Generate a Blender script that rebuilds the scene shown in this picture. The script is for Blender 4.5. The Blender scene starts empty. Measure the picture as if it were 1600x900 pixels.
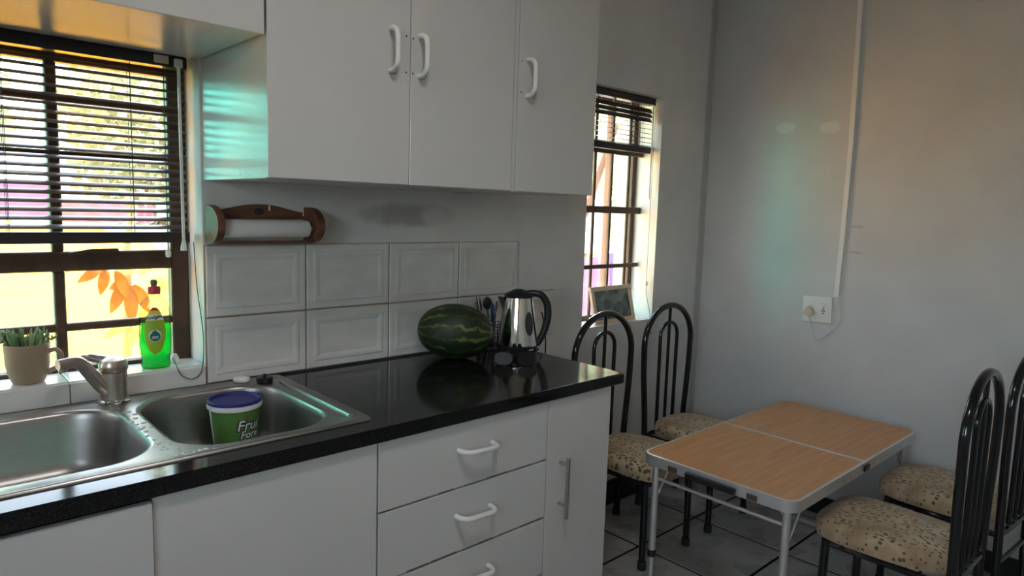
import bpy, bmesh, math, random
from mathutils import Vector, Matrix

random.seed(7)
scene = bpy.context.scene
col = scene.collection
PI = math.pi

# ------------------------------------------------------------------ camera
CAM = Vector((-1.6752, -1.8779, 1.3302))
YAW, PITCH, ROLL, FPX = -0.749, -0.115, 0.0302, 1065.29
fwd = Vector((-math.sin(YAW) * math.cos(PITCH), math.cos(YAW) * math.cos(PITCH), math.sin(PITCH)))
rgt0 = Vector((math.cos(YAW), math.sin(YAW), 0))
up0 = rgt0.cross(fwd)
rgt = rgt0 * math.cos(ROLL) + up0 * math.sin(ROLL)
upv = -rgt0 * math.sin(ROLL) + up0 * math.cos(ROLL)
cam_data = bpy.data.cameras.new('camera')
cam_data.sensor_width = 36.0
cam_data.lens = FPX / 1600 * 36.0
cam_data.clip_start = 0.05
cam_data.clip_end = 200
cam = bpy.data.objects.new('camera', cam_data)
cam.matrix_world = Matrix(((rgt.x, upv.x, -fwd.x, CAM.x), (rgt.y, upv.y, -fwd.y, CAM.y),
                           (rgt.z, upv.z, -fwd.z, CAM.z), (0, 0, 0, 1)))
col.objects.link(cam)
scene.camera = cam

# ------------------------------------------------------------------ sky, sun, exposure
world = bpy.data.worlds.new('world')
scene.world = world
world.use_nodes = True
wn = world.node_tree.nodes
wl = world.node_tree.links
bg = wn['Background']
sky = wn.new('ShaderNodeTexSky')
sky.sky_type = 'NISHITA'
sky.sun_disc = False
sky.sun_elevation = math.radians(41)
sky.sun_rotation = math.radians(82)
sky.air_density = 1.0
sky.dust_density = 2.0
haze = wn.new('ShaderNodeHueSaturation')
haze.inputs['Saturation'].default_value = 0.48
wl.new(sky.outputs[0], haze.inputs['Color'])
wl.new(haze.outputs[0], bg.inputs[0])
bg.inputs[1].default_value = 0.47

sun_data = bpy.data.lights.new('sun', 'SUN')
sun_data.energy = 13.0
sun_data.angle = math.radians(0.6)
sun_data.color = (1.0, 0.95, 0.86)
sun = bpy.data.objects.new('sun', sun_data)
to_sun = Vector((0.74, 0.10, 0.66))
sun.rotation_euler = to_sun.to_track_quat('Z', 'Y').to_euler()
sun.location = (6, 6, 9)
col.objects.link(sun)

scene.view_settings.view_transform = 'Standard'
scene.view_settings.look = 'None'
scene.view_settings.exposure = 2.10
scene.view_settings.gamma = 1.0
scene.view_settings.use_curve_mapping = False
scene.cycles.use_denoising = True
scene.cycles.max_bounces = 10
scene.cycles.diffuse_bounces = 6
scene.cycles.transparent_max_bounces = 16

LAMP_WATTS = 1.7

# ------------------------------------------------------------------ materials
MATS = {}


def _new(name):
    m = bpy.data.materials.new(name)
    m.use_nodes = True
    MATS[name] = m
    nt = m.node_tree
    return m, nt, nt.nodes['Principled BSDF']


def mat(name, c, rough=0.5, metal=0.0, var=0.08, scale=12.0, bump=0.0, bscale=90.0, spec=0.5, coat=0.0,
        stretch=(1, 1, 1), trans=0.0, ior=1.45, rvar=0.0):
    """noise-varied principled material"""
    m, nt, b = _new(name)
    N, L = nt.nodes, nt.links
    tc = N.new('ShaderNodeTexCoord')
    mp = N.new('ShaderNodeMapping')
    mp.inputs['Scale'].default_value = stretch
    L.new(tc.outputs['Object'], mp.inputs['Vector'])
    no = N.new('ShaderNodeTexNoise')
    no.inputs['Scale'].default_value = scale
    no.inputs['Detail'].default_value = 5
    L.new(mp.outputs[0], no.inputs['Vector'])
    rp = N.new('ShaderNodeValToRGB')
    rp.color_ramp.elements[0].position = 0.3
    rp.color_ramp.elements[1].position = 0.7
    rp.color_ramp.elements[0].color = (*[max(0, x * (1 - var)) for x in c], 1)
    rp.color_ramp.elements[1].color = (*[min(1, x * (1 + var)) for x in c], 1)
    L.new(no.outputs['Fac'], rp.inputs[0])
    L.new(rp.outputs[0], b.inputs['Base Color'])
    b.inputs['Roughness'].default_value = rough
    if rvar:
        mr = N.new('ShaderNodeMapRange')
        mr.inputs['To Min'].default_value = max(0, rough - rvar)
        mr.inputs['To Max'].default_value = rough + rvar
        L.new(no.outputs['Fac'], mr.inputs[0])
        L.new(mr.outputs[0], b.inputs['Roughness'])
    b.inputs['Metallic'].default_value = metal
    b.inputs['Specular IOR Level'].default_value = spec
    b.inputs['Coat Weight'].default_value = coat
    b.inputs['Transmission Weight'].default_value = trans
    b.inputs['IOR'].default_value = ior
    if bump:
        n2 = N.new('ShaderNodeTexNoise')
        n2.inputs['Scale'].default_value = bscale
        n2.inputs['Detail'].default_value = 4
        L.new(mp.outputs[0], n2.inputs['Vector'])
        bp = N.new('ShaderNodeBump')
        bp.inputs['Strength'].default_value = bump
        bp.inputs['Distance'].default_value = 0.004
        L.new(n2.outputs['Fac'], bp.inputs['Height'])
        L.new(bp.outputs[0], b.inputs['Normal'])
    return m


def ell_mask(nt, ax, ca, ra, cz, rz, soft=0.3, noise=0.0):
    """1 inside an ellipse in the plane of axis ax and z (object space)"""
    N, L = nt.nodes, nt.links
    tc = N.new('ShaderNodeTexCoord')
    sp = N.new('ShaderNodeSeparateXYZ')
    L.new(tc.outputs['Object'], sp.inputs[0])

    def m(op, a, bv):
        n = N.new('ShaderNodeMath')
        n.operation = op
        for i, v in enumerate((a, bv)):
            if isinstance(v, (int, float)):
                n.inputs[i].default_value = v
            else:
                L.new(v, n.inputs[i])
        return n.outputs[0]
    a = m('DIVIDE', m('SUBTRACT', sp.outputs[ax], ca), ra)
    z = m('DIVIDE', m('SUBTRACT', sp.outputs['Z'], cz), rz)
    d = m('ADD', m('MULTIPLY', a, a), m('MULTIPLY', z, z))
    if noise:
        no = N.new('ShaderNodeTexNoise')
        no.inputs['Scale'].default_value = 22
        L.new(tc.outputs['Object'], no.inputs['Vector'])
        d = m('ADD', d, m('MULTIPLY', m('SUBTRACT', no.outputs['Fac'], 0.5), noise))
    mr = N.new('ShaderNodeMapRange')
    mr.inputs['From Min'].default_value = 1 + soft
    mr.inputs['From Max'].default_value = 1 - soft
    L.new(d, mr.inputs[0])
    return mr.outputs[0]


def add_patch(m, mask, color, amount):
    nt = m.node_tree
    N, L = nt.nodes, nt.links
    b = N['Principled BSDF']
    src = b.inputs['Base Color'].links[0].from_socket
    mul = N.new('ShaderNodeMath')
    mul.operation = 'MULTIPLY'
    mul.inputs[1].default_value = amount
    L.new(mask, mul.inputs[0])
    mx = N.new('ShaderNodeMix')
    mx.data_type = 'RGBA'
    L.new(mul.outputs[0], mx.inputs[0])
    L.new(src, mx.inputs[6])
    mx.inputs[7].default_value = (*color, 1)
    L.new(mx.outputs[2], b.inputs['Base Color'])


mat('paint_back', (.70, .70, .70), .55, var=.06, scale=5, bump=.25, bscale=35)
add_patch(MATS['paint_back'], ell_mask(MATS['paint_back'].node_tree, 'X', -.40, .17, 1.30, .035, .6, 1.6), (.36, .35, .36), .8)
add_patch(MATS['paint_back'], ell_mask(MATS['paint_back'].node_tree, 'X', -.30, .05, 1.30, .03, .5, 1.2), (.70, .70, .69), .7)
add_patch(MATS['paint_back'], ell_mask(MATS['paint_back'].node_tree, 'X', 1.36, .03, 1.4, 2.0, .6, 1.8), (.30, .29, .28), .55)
mat('paint_right', (.60, .60, .60), .5, var=.05, scale=4, bump=.3, bscale=30)
for ya, za in ((-.385, 1.735), (-.585, 1.725)):
    add_patch(MATS['paint_right'], ell_mask(MATS['paint_right'].node_tree, 'Y', ya, .045, za, .026, .35, .8), (.74, .75, .75), .8)
for za in (1.30, 1.19):
    add_patch(MATS['paint_right'], ell_mask(MATS['paint_right'].node_tree, 'Y', -.735, .03, za, .006, .4, .4), (.40, .40, .41), .6)
mat('paint_other', (.68, .67, .66), .6, var=.05, scale=4)
mat('ceiling_paint', (.80, .80, .79), .7, var=.03)
mat('outside_plaster', (.62, .58, .50), .8, var=.08, scale=4, bump=.3)
mat('floor_tile', (.42, .415, .405), .28, var=.09, scale=7, bump=.04, bscale=60, rvar=.08)
mat('grout_black', (.012, .012, .012), .95, spec=.1)
mat('wall_tile', (.71, .70, .68), .22, var=.07, scale=9, stretch=(1, 1, 2.2), bump=.03, bscale=40)
mat('tile_grout', (.30, .22, .15), .9, var=.25, scale=20)
mat('skirting', (.02, .02, .021), .4)
mat('melamine', (.62, .615, .605), .23, var=.02, scale=4, bump=.02, bscale=30)
mat('carcass', (.55, .52, .48), .6, var=.05)
mat('chip_edge', (.16, .11, .07), .9, var=.3, scale=60)
mat('white_plastic', (.82, .82, .80), .28, var=.02)
mat('steel', (.40, .385, .37), .36, 1.0, var=.05, scale=30, stretch=(.4, 6, 6), rvar=.05)
mat('brushed_steel', (.50, .47, .44), .34, 1.0, var=.06, scale=60)
mat('chrome', (.68, .66, .64), .14, 1.0, var=.03)
mat('mirror_steel', (.80, .79, .77), .07, 1.0, var=.02)
mat('aluminium', (.74, .74, .76), .36, .8, var=.04, scale=30)
mat('black_plastic', (.014, .014, .015), .33, var=.1)
mat('black_gloss', (.006, .006, .008), .13, var=.1, spec=.6, coat=.3)
mat('rubber', (.015, .03, .025), .7)
mat('dark_smoke', (.03, .028, .028), .08, var=.1, spec=.6)
mat('slat_skylit', (.085, .074, .080), .32, var=.2, scale=10, stretch=(.3, 6, 6), coat=.4)  # blind wood lightened towards lilac to stand in for skylight on the slats
mat('lens_black', (.010, .010, .011), .30, spec=.3)
mat('blind_wood', (.034, .026, .028), .28, var=.2, scale=10, stretch=(.3, 6, 6))
mat('frame_brown', (.075, .040, .026), .5, var=.25, scale=25, bump=.2)
mat('clear_plastic', (.70, .74, .70), .15, var=.02, spec=.6)
mat('cord_white', (.70, .70, .68), .6)
mat('cord_black', (.015, .015, .015), .5)
mat('pine_dark', (.155, .066, .036), .42, var=.3, scale=16, stretch=(.5, 5, 5), bump=.1)
mat('pine_pale', (.62, .50, .33), .4, var=.15, scale=14, stretch=(5, 5, .6))
mat('paper', (.80, .79, .80), .85, var=.03, scale=30, bump=.15, bscale=60)
mat('beige_plastic', (.62, .55, .42), .45, var=.04)
mat('photo_frame_wood', (.70, .55, .42), .5, var=.08, scale=20)
mat('lid_blue', (.022, .020, .17), .42, var=.06)
mat('tub_white', (.78, .79, .80), .35, var=.03)
mat('tub_green', (.10, .24, .055), .34, var=.22, scale=7)
mat('tub_tan', (.55, .42, .28), .4)
mat('tub_dark', (.03, .025, .03), .4)
mat('soap', (.80, .80, .74), .4, var=.03)
mat('tap_metal', (.58, .50, .44), .33, 1.0, var=.08, scale=30)
mat('mug_clay', (.32, .24, .165), .5, var=.10, scale=18)
mat('soil', (.06, .04, .03), .95, bump=.6)
mat('succulent', (.16, .26, .12), .5, var=.3, scale=30)
mat('succulent_pale', (.30, .40, .22), .5, var=.25, scale=30)
mat('label_yellow', (.75, .62, .03), .35)
mat('label_green', (.33, .50, .03), .35, var=.12)
mat('label_red', (.60, .03, .03), .35)
mat('label_white', (.80, .82, .74), .35)
mat('label_teal', (.01, .14, .16), .35)
mat('label_text', (.01, .07, .05), .4)
mat('cap_red', (.48, .035, .045), .35)
mat('cap_tip', (.10, .13, .09), .35)
mat('blue_plastic', (.04, .07, .17), .4, var=.15)
mat('wire_blue', (.05, .06, .10), .3, .5)
mat('spoon_steel', (.55, .54, .53), .2, 1.0)
mat('brown_wood', (.10, .055, .035), .5, var=.2)
mat('bark', (.42, .24, .11), .8, var=.3, scale=12, stretch=(1, 1, .3), bump=.5, bscale=20)
mat('bark_pale', (.52, .44, .32), .85, var=.35, scale=14, stretch=(1, 1, .25), bump=.6, bscale=24)
mat('timber', (.20, .11, .07), .7, var=.25, scale=8, stretch=(1, 1, .2))
mat('cream_plaster', (.27, .23, .165), .8, var=.10, scale=5, bump=.3)
mat('cloth_lilac', (.15, .10, .23), .85, var=.08)
mat('cloth_pink', (.27, .12, .18), .85, var=.08)
mat('cloth_white', (.80, .78, .80), .85, var=.04)
mat('cloth_cyan', (.05, .20, .24), .85, var=.05)
mat('cloth_red', (.62, .10, .14), .85, var=.05)
mat('bounce_teal', (.03, .54, .50), .45, var=.06)  # colour of the added tank and sheet that bounce teal light in
mat('roof_sheet', (.35, .33, .31), .6)
mat('lamp_base', (.75, .75, .75), .5)
mat('sand', (.88, .37, .018), .9, var=.22, scale=3.0, stretch=(.15, 1.6, 1), bump=.4, bscale=12)
mat('yard_gravel', (.42, .42, .43), .9, var=.2, scale=6, bump=.4, bscale=14)
mat('latch_bronze', (.16, .12, .09), .4, .7)
mat('hole_dark', (.05, .045, .04), .7)

# countertop: black laminate with a fine speckle
m, nt, b = _new('black_laminate')
N, L = nt.nodes, nt.links
tc = N.new('ShaderNodeTexCoord')
n1 = N.new('ShaderNodeTexNoise'); n1.inputs['Scale'].default_value = 220; n1.inputs['Detail'].default_value = 3
n2 = N.new('ShaderNodeTexNoise'); n2.inputs['Scale'].default_value = 9; n2.inputs['Detail'].default_value = 8
L.new(tc.outputs['Object'], n1.inputs['Vector']); L.new(tc.outputs['Object'], n2.inputs['Vector'])
rp = N.new('ShaderNodeValToRGB')
rp.color_ramp.elements[0].position = .42; rp.color_ramp.elements[0].color = (.006, .006, .0065, 1)
rp.color_ramp.elements[1].position = .72; rp.color_ramp.elements[1].color = (.015, .0148, .0145, 1)
L.new(n1.outputs['Fac'], rp.inputs[0]); L.new(rp.outputs[0], b.inputs['Base Color'])
mr = N.new('ShaderNodeMapRange'); mr.inputs['To Min'].default_value = .05; mr.inputs['To Max'].default_value = .17
L.new(n2.outputs['Fac'], mr.inputs[0]); L.new(mr.outputs[0], b.inputs['Roughness'])
bp = N.new('ShaderNodeBump'); bp.inputs['Strength'].default_value = .02; bp.inputs['Distance'].default_value = .001
b.inputs['Specular IOR Level'].default_value = .33

# wood-print table top
m, nt, b = _new('table_wood')
N, L = nt.nodes, nt.links
tc = N.new('ShaderNodeTexCoord')
mp = N.new('ShaderNodeMapping'); mp.inputs['Scale'].default_value = (1.2, 16, 1)
L.new(tc.outputs['Object'], mp.inputs['Vector'])
n1 = N.new('ShaderNodeTexNoise'); n1.inputs['Scale'].default_value = 4; n1.inputs['Detail'].default_value = 8; n1.inputs['Distortion'].default_value = .6
L.new(mp.outputs[0], n1.inputs['Vector'])
rp = N.new('ShaderNodeValToRGB')
rp.color_ramp.elements[0].position = .3; rp.color_ramp.elements[0].color = (.50, .235, .085, 1)
rp.color_ramp.elements[1].position = .75; rp.color_ramp.elements[1].color = (.66, .335, .130, 1)
L.new(n1.outputs['Fac'], rp.inputs[0]); L.new(rp.outputs[0], b.inputs['Base Color'])
b.inputs['Roughness'].default_value = .33

# spotted seat fabric
m, nt, b = _new('seat_fabric')
N, L = nt.nodes, nt.links
tc = N.new('ShaderNodeTexCoord')
nb = N.new('ShaderNodeTexNoise'); nb.inputs['Scale'].default_value = 9; nb.inputs['Detail'].default_value = 3
L.new(tc.outputs['Object'], nb.inputs['Vector'])
base = N.new('ShaderNodeValToRGB')
base.color_ramp.elements[0].position = .3; base.color_ramp.elements[0].color = (.27, .165, .090, 1)
base.color_ramp.elements[1].position = .66; base.color_ramp.elements[1].color = (.62, .49, .325, 1)
L.new(nb.outputs['Fac'], base.inputs[0])
vo = N.new('ShaderNodeTexVoronoi'); vo.inputs['Scale'].default_value = 92; vo.inputs['Randomness'].default_value = .8
mp = N.new('ShaderNodeMapping'); mp.inputs['Scale'].default_value = (1.0, .62, .5)
L.new(tc.outputs['Object'], mp.inputs['Vector']); L.new(mp.outputs[0], vo.inputs['Vector'])
nz = N.new('ShaderNodeTexNoise'); nz.inputs['Scale'].default_value = 9
L.new(tc.outputs['Object'], nz.inputs['Vector'])
th = N.new('ShaderNodeMapRange'); th.inputs['From Min'].default_value = .36; th.inputs['From Max'].default_value = .56
th.inputs['To Min'].default_value = .14; th.inputs['To Max'].default_value = .42
L.new(nz.outputs['Fac'], th.inputs[0])
lt = N.new('ShaderNodeMath'); lt.operation = 'LESS_THAN'
L.new(vo.outputs['Distance'], lt.inputs[0]); L.new(th.outputs[0], lt.inputs[1])
mx = N.new('ShaderNodeMix'); mx.data_type = 'RGBA'
sc8 = N.new('ShaderNodeMath'); sc8.operation = 'MULTIPLY'; sc8.inputs[1].default_value = .82
L.new(lt.outputs[0], sc8.inputs[0]); L.new(sc8.outputs[0], mx.inputs[0])
L.new(base.outputs[0], mx.inputs[6]); mx.inputs[7].default_value = (.050, .026, .015, 1)
L.new(mx.outputs[2], b.inputs['Base Color'])
b.inputs['Roughness'].default_value = .8
b.inputs['Sheen Weight'].default_value = .2

# watermelon rind (object space, long axis = local x)
m, nt, b = _new('melon_rind')
N, L = nt.nodes, nt.links
tc = N.new('ShaderNodeTexCoord')
sp = N.new('ShaderNodeSeparateXYZ'); L.new(tc.outputs['Object'], sp.inputs[0])
at = N.new('ShaderNodeMath'); at.operation = 'ARCTAN2'
L.new(sp.outputs['Z'], at.inputs[0]); L.new(sp.outputs['Y'], at.inputs[1])
wob = N.new('ShaderNodeTexNoise'); wob.inputs['Scale'].default_value = 26; wob.inputs['Detail'].default_value = 6; wob.inputs['Roughness'].default_value = .7
L.new(tc.outputs['Object'], wob.inputs['Vector'])
wm = N.new('ShaderNodeMath'); wm.operation = 'MULTIPLY_ADD'; wm.inputs[1].default_value = .75
L.new(wob.outputs['Fac'], wm.inputs[0]); L.new(at.outputs[0], wm.inputs[2])
fr = N.new('ShaderNodeMath'); fr.operation = 'MULTIPLY'; fr.inputs[1].default_value = 14.0
L.new(wm.outputs[0], fr.inputs[0])
sn = N.new('ShaderNodeMath'); sn.operation = 'SINE'; L.new(fr.outputs[0], sn.inputs[0])
rp = N.new('ShaderNodeValToRGB')
rp.color_ramp.elements[0].position = .60; rp.color_ramp.elements[0].color = (.010, .022, .007, 1)
rp.color_ramp.elements[1].position = 1.0; rp.color_ramp.elements[1].color = (.12, .16, .035, 1)
e = rp.color_ramp.elements.new(.84); e.color = (.022, .042, .011, 1)
hs = N.new('ShaderNodeMath'); hs.operation = 'MULTIPLY_ADD'; hs.inputs[1].default_value = .42; hs.inputs[2].default_value = .42
L.new(sn.outputs[0], hs.inputs[0])
brk = N.new('ShaderNodeTexNoise'); brk.inputs['Scale'].default_value = 17; brk.inputs['Detail'].default_value = 3
L.new(tc.outputs['Object'], brk.inputs['Vector'])
bk2 = N.new('ShaderNodeMath'); bk2.operation = 'MULTIPLY_ADD'; bk2.inputs[1].default_value = .9; bk2.inputs[2].default_value = -.33
L.new(brk.outputs['Fac'], bk2.inputs[0])
bk3 = N.new('ShaderNodeMath'); bk3.operation = 'ADD'
L.new(hs.outputs[0], bk3.inputs[0]); L.new(bk2.outputs[0], bk3.inputs[1])
L.new(bk3.outputs[0], rp.inputs[0])
L.new(rp.outputs[0], b.inputs['Base Color'])
b.inputs['Roughness'].default_value = .52

# window glass: clear pane with a faint reflection
m, nt, b = _new('window_glass')
N, L = nt.nodes, nt.links
N.remove(b)
tr = N.new('ShaderNodeBsdfTransparent'); tr.inputs[0].default_value = (.93, .96, .95, 1)
gl = N.new('ShaderNodeBsdfGlossy'); gl.inputs['Roughness'].default_value = .03
ms = N.new('ShaderNodeMixShader'); ms.inputs[0].default_value = .05
L.new(tr.outputs[0], ms.inputs[1]); L.new(gl.outputs[0], ms.inputs[2])
L.new(ms.outputs[0], N['Material Output'].inputs[0])

# clear bottle wall
m, nt, b = _new('bottle_clear')
N, L = nt.nodes, nt.links
N.remove(b)
tr = N.new('ShaderNodeBsdfTransparent')
gl = N.new('ShaderNodeBsdfGlossy'); gl.inputs['Roughness'].default_value = .06
lw = N.new('ShaderNodeLayerWeight'); lw.inputs[0].default_value = .35
rp = N.new('ShaderNodeValToRGB')
rp.color_ramp.elements[0].position = .15; rp.color_ramp.elements[0].color = (.90, .92, .78, 1)
rp.color_ramp.elements[1].position = .9; rp.color_ramp.elements[1].color = (.22, .24, .16, 1)
L.new(lw.outputs['Facing'], rp.inputs[0]); L.new(rp.outputs[0], tr.inputs[0])
ms = N.new('ShaderNodeMixShader'); ms.inputs[0].default_value = .06
L.new(tr.outputs[0], ms.inputs[1]); L.new(gl.outputs[0], ms.inputs[2])
L.new(ms.outputs[0], N['Material Output'].inputs[0])

# green washing-up liquid
m, nt, b = _new('green_liquid')
N, L = nt.nodes, nt.links
N.remove(b)
tl = N.new('ShaderNodeBsdfTranslucent'); tl.inputs[0].default_value = (.01, .72, .22, 1)
tr = N.new('ShaderNodeBsdfTransparent'); tr.inputs[0].default_value = (.05, .70, .28, 1)
gl = N.new('ShaderNodeBsdfGlossy'); gl.inputs['Roughness'].default_value = .08
m1 = N.new('ShaderNodeMixShader'); m1.inputs[0].default_value = .45
m2 = N.new('ShaderNodeMixShader'); m2.inputs[0].default_value = .05
L.new(tl.outputs[0], m1.inputs[1]); L.new(tr.outputs[0], m1.inputs[2])
L.new(m1.outputs[0], m2.inputs[1]); L.new(gl.outputs[0], m2.inputs[2])
L.new(m2.outputs[0], N['Material Output'].inputs[0])


def leaf_mat(name, c1, c2, tc_col, tamount=.4):
    m, nt, b = _new(name)
    N, L = nt.nodes, nt.links
    tc = N.new('ShaderNodeTexCoord')
    no = N.new('ShaderNodeTexNoise'); no.inputs['Scale'].default_value = 3.5; no.inputs['Detail'].default_value = 6
    L.new(tc.outputs['Object'], no.inputs['Vector'])
    rp = N.new('ShaderNodeValToRGB')
    rp.color_ramp.elements[0].position = .35; rp.color_ramp.elements[0].color = (*c1, 1)
    rp.color_ramp.elements[1].position = .65; rp.color_ramp.elements[1].color = (*c2, 1)
    L.new(no.outputs['Fac'], rp.inputs[0]); L.new(rp.outputs[0], b.inputs['Base Color'])
    b.inputs['Roughness'].default_value = .55
    tl = N.new('ShaderNodeBsdfTranslucent'); tl.inputs[0].default_value = (*tc_col, 1)
    ms = N.new('ShaderNodeMixShader'); ms.inputs[0].default_value = tamount
    L.new(b.outputs[0], ms.inputs[1]); L.new(tl.outputs[0], ms.inputs[2])
    L.new(ms.outputs[0], N['Material Output'].inputs[0])


leaf_mat('hedge_leaf', (.26, .33, .19), (.58, .60, .46), (.48, .55, .30))
leaf_mat('hedge_leaf_dry', (.32, .36, .20), (.60, .61, .48), (.52, .55, .32))
leaf_mat('sapling_leaf', (.22, .26, .07), (.38, .40, .14), (.40, .44, .09))
leaf_mat('orange_leaf', (.20, .065, .003), (.26, .09, .004), (.24, .075, .002), .3)

# photo print inside the small frame: muted abstract blotches
m, nt, b = _new('photo_print')
N, L = nt.nodes, nt.links
tc = N.new('ShaderNodeTexCoord')
no = N.new('ShaderNodeTexVoronoi'); no.inputs['Scale'].default_value = 26
L.new(tc.outputs['Object'], no.inputs['Vector'])
rp = N.new('ShaderNodeValToRGB')
rp.color_ramp.elements[0].color = (.05, .055, .05, 1); rp.color_ramp.elements[1].color = (.30, .31, .29, 1)
e = rp.color_ramp.elements.new(.5); e.color = (.12, .15, .15, 1)
L.new(no.outputs['Color'], rp.inputs[0]); L.new(rp.outputs[0], b.inputs['Base Color'])
b.inputs['Roughness'].default_value = .12

m, nt, b = _new('lamp_glow')
b.inputs['Base Color'].default_value = (.9, .9, .88, 1)
b.inputs['Emission Color'].default_value = (1, .96, .92, 1)
b.inputs['Emission Strength'].default_value = 1.0


# ------------------------------------------------------------------ mesh helpers
def world_loc(o):
    v = Vector((0, 0, 0))
    while o:
        v += o.location
        o = o.parent
    return v


def tag(o, label=None, cat=None, group=None, kind=None):
    if label: o['label'] = label
    if cat: o['category'] = cat
    if group: o['group'] = group
    if kind: o['kind'] = kind
    return o


def empty(name, loc, label=None, cat=None, group=None, kind=None, rz=0):
    o = bpy.data.objects.new(name, None)
    o.empty_display_size = .05
    o.location = loc
    o.rotation_euler = (0, 0, rz)
    col.objects.link(o)
    return tag(o, label, cat, group, kind)


def obj(name, bm, material, parent=None, smooth=True, origin=None, local=False, angle=40):
    """link a bmesh (world coordinates unless local) as one mesh object"""
    bmesh.ops.recalc_face_normals(bm, faces=bm.faces[:])
    base = Vector((0, 0, 0))
    if parent is not None:
        base = Vector((0, 0, 0)) if local else world_loc(parent)
    elif origin is not None:
        base = Vector(origin)
    if base.length:
        bmesh.ops.translate(bm, vec=-base, verts=bm.verts[:])
    me = bpy.data.meshes.new(name)
    bm.to_mesh(me)
    bm.free()
    mats = material if isinstance(material, (list, tuple)) else [material]
    for x in mats:
        me.materials.append(MATS[x])
    if smooth:
        me.shade_smooth()
        try:
            me.set_sharp_from_angle(angle=math.radians(angle))
        except Exception:
            pass
    o = bpy.data.objects.new(name, me)
    if parent is not None:
        o.parent = parent
    elif origin is not None:
        o.location = origin
    col.objects.link(o)
    return o


def copy_obj(o, parent=None, loc=None):
    c = o.copy()
    col.objects.link(c)
    c.parent = parent
    if loc is not None:
        c.location = loc
    return c


def copy_tree(o, parent=None):
    c = o.copy()
    col.objects.link(c)
    c.parent = parent
    for ch in list(o.children):
        copy_tree(ch, c)
    return c


def B():
    return bmesh.new()


def box(bm, x0, x1, y0, y1, z0, z1, bev=0.0, seg=2, M=None, mi=0):
    r = bmesh.ops.create_cube(bm, size=1)
    vs = r['verts']
    for v in vs:
        v.co = Vector(((v.co.x + .5) * (x1 - x0) + x0, (v.co.y + .5) * (y1 - y0) + y0, (v.co.z + .5) * (z1 - z0) + z0))
    fs = list({f for v in vs for f in v.link_faces})
    for f in fs: f.material_index = mi
    if M is not None:
        for v in vs: v.co = M @ v.co
    if bev:
        es = list({e for v in vs for e in v.link_edges})
        bmesh.ops.bevel(bm, geom=es, offset=bev, segments=seg, profile=.6, affect='EDGES')
    return bm


def tube(bm, pts, r, n=10, cap=True, closed=False, flat=1.0, mi=0):
    """sweep a circle (optionally flattened along its binormal) along points; r number or list"""
    pts = [Vector(p) for p in pts]
    k = len(pts)
    rs = r if isinstance(r, (list, tuple)) else [r] * k
    tans = []
    for i in range(k):
        a = pts[(i - 1) % k] if (i > 0 or closed) else pts[0]
        c = pts[(i + 1) % k] if (i < k - 1 or closed) else pts[-1]
        t = (c - a)
        tans.append(t.normalized() if t.length > 1e-9 else Vector((0, 0, 1)))
    ref = Vector((0, 0, 1)) if abs(tans[0].z) < .9 else Vector((0, 1, 0))
    nrm = (ref - tans[0] * ref.dot(tans[0])).normalized()
    rings = []
    for i in range(k):
        nrm = (nrm - tans[i] * nrm.dot(tans[i]))
        nrm = nrm.normalized() if nrm.length > 1e-6 else tans[i].orthogonal().normalized()
        bi = tans[i].cross(nrm)
        rings.append([bm.verts.new(pts[i] + (nrm * math.cos(2 * PI * j / n) + bi * flat * math.sin(2 * PI * j / n)) * rs[i]) for j in range(n)])
    for i in range(k - 1 + (1 if closed else 0)):
        a, c = rings[i], rings[(i + 1) % k]
        for j in range(n):
            f = bm.faces.new((a[j], a[(j + 1) % n], c[(j + 1) % n], c[j])); f.material_index = mi
    if cap and not closed:
        bm.faces.new(rings[0][::-1]).material_index = mi
        bm.faces.new(rings[-1]).material_index = mi
    return bm


def lathe(bm, prof, c, n=40, M=None, a0=0, a1=2 * PI, sx=1.0, sy=1.0, mi=0):
    """prof: list of (radius, z) ; c centre"""
    c = Vector(c)
    full = abs(a1 - a0 - 2 * PI) < 1e-6
    rings = []
    for r, z in prof:
        if r < 1e-6:
            p = Vector((0, 0, z)); p = M @ p if M is not None else p
            rings.append([bm.verts.new(c + p)])
            continue
        ring = []
        for j in range(n if full else n + 1):
            a = a0 + (a1 - a0) * j / n
            p = Vector((r * sx * math.cos(a), r * sy * math.sin(a), z))
            p = M @ p if M is not None else p
            ring.append(bm.verts.new(c + p))
        rings.append(ring)
    for a, b_ in zip(rings, rings[1:]):
        m_ = n if full else n
        for j in range(m_):
            j2 = (j + 1) % n if full else j + 1
            vs = []
            if len(a) == 1 and len(b_) == 1: continue
            if len(a) == 1: vs = (a[0], b_[j2], b_[j])
            elif len(b_) == 1: vs = (a[j], a[j2], b_[0])
            else: vs = (a[j], a[j2], b_[j2], b_[j])
            f = bm.faces.new(vs); f.material_index = mi
    return bm


def rrect(x0, x1, y0, y1, r, n=6):
    """rounded rectangle loop of (x, y), counter-clockwise"""
    out = []
    for cx, cy, a in ((x1 - r, y1 - r, 0), (x0 + r, y1 - r, 90), (x0 + r, y0 + r, 180), (x1 - r, y0 + r, 270)):
        for i in range(n + 1):
            t = math.radians(a + 90 * i / n)
            out.append((cx + r * math.cos(t), cy + r * math.sin(t)))
    return out


def loft(bm, loops, cap0=False, cap1=False, mi=0):
    rings = [[bm.verts.new(p) for p in lp] for lp in loops]
    n = len(rings[0])
    for a, c in zip(rings, rings[1:]):
        for j in range(n):
            f = bm.faces.new((a[j], a[(j + 1) % n], c[(j + 1) % n], c[j])); f.material_index = mi
    if cap0: bm.faces.new(rings[0][::-1]).material_index = mi
    if cap1: bm.faces.new(rings[-1]).material_index = mi
    return rings


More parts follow.
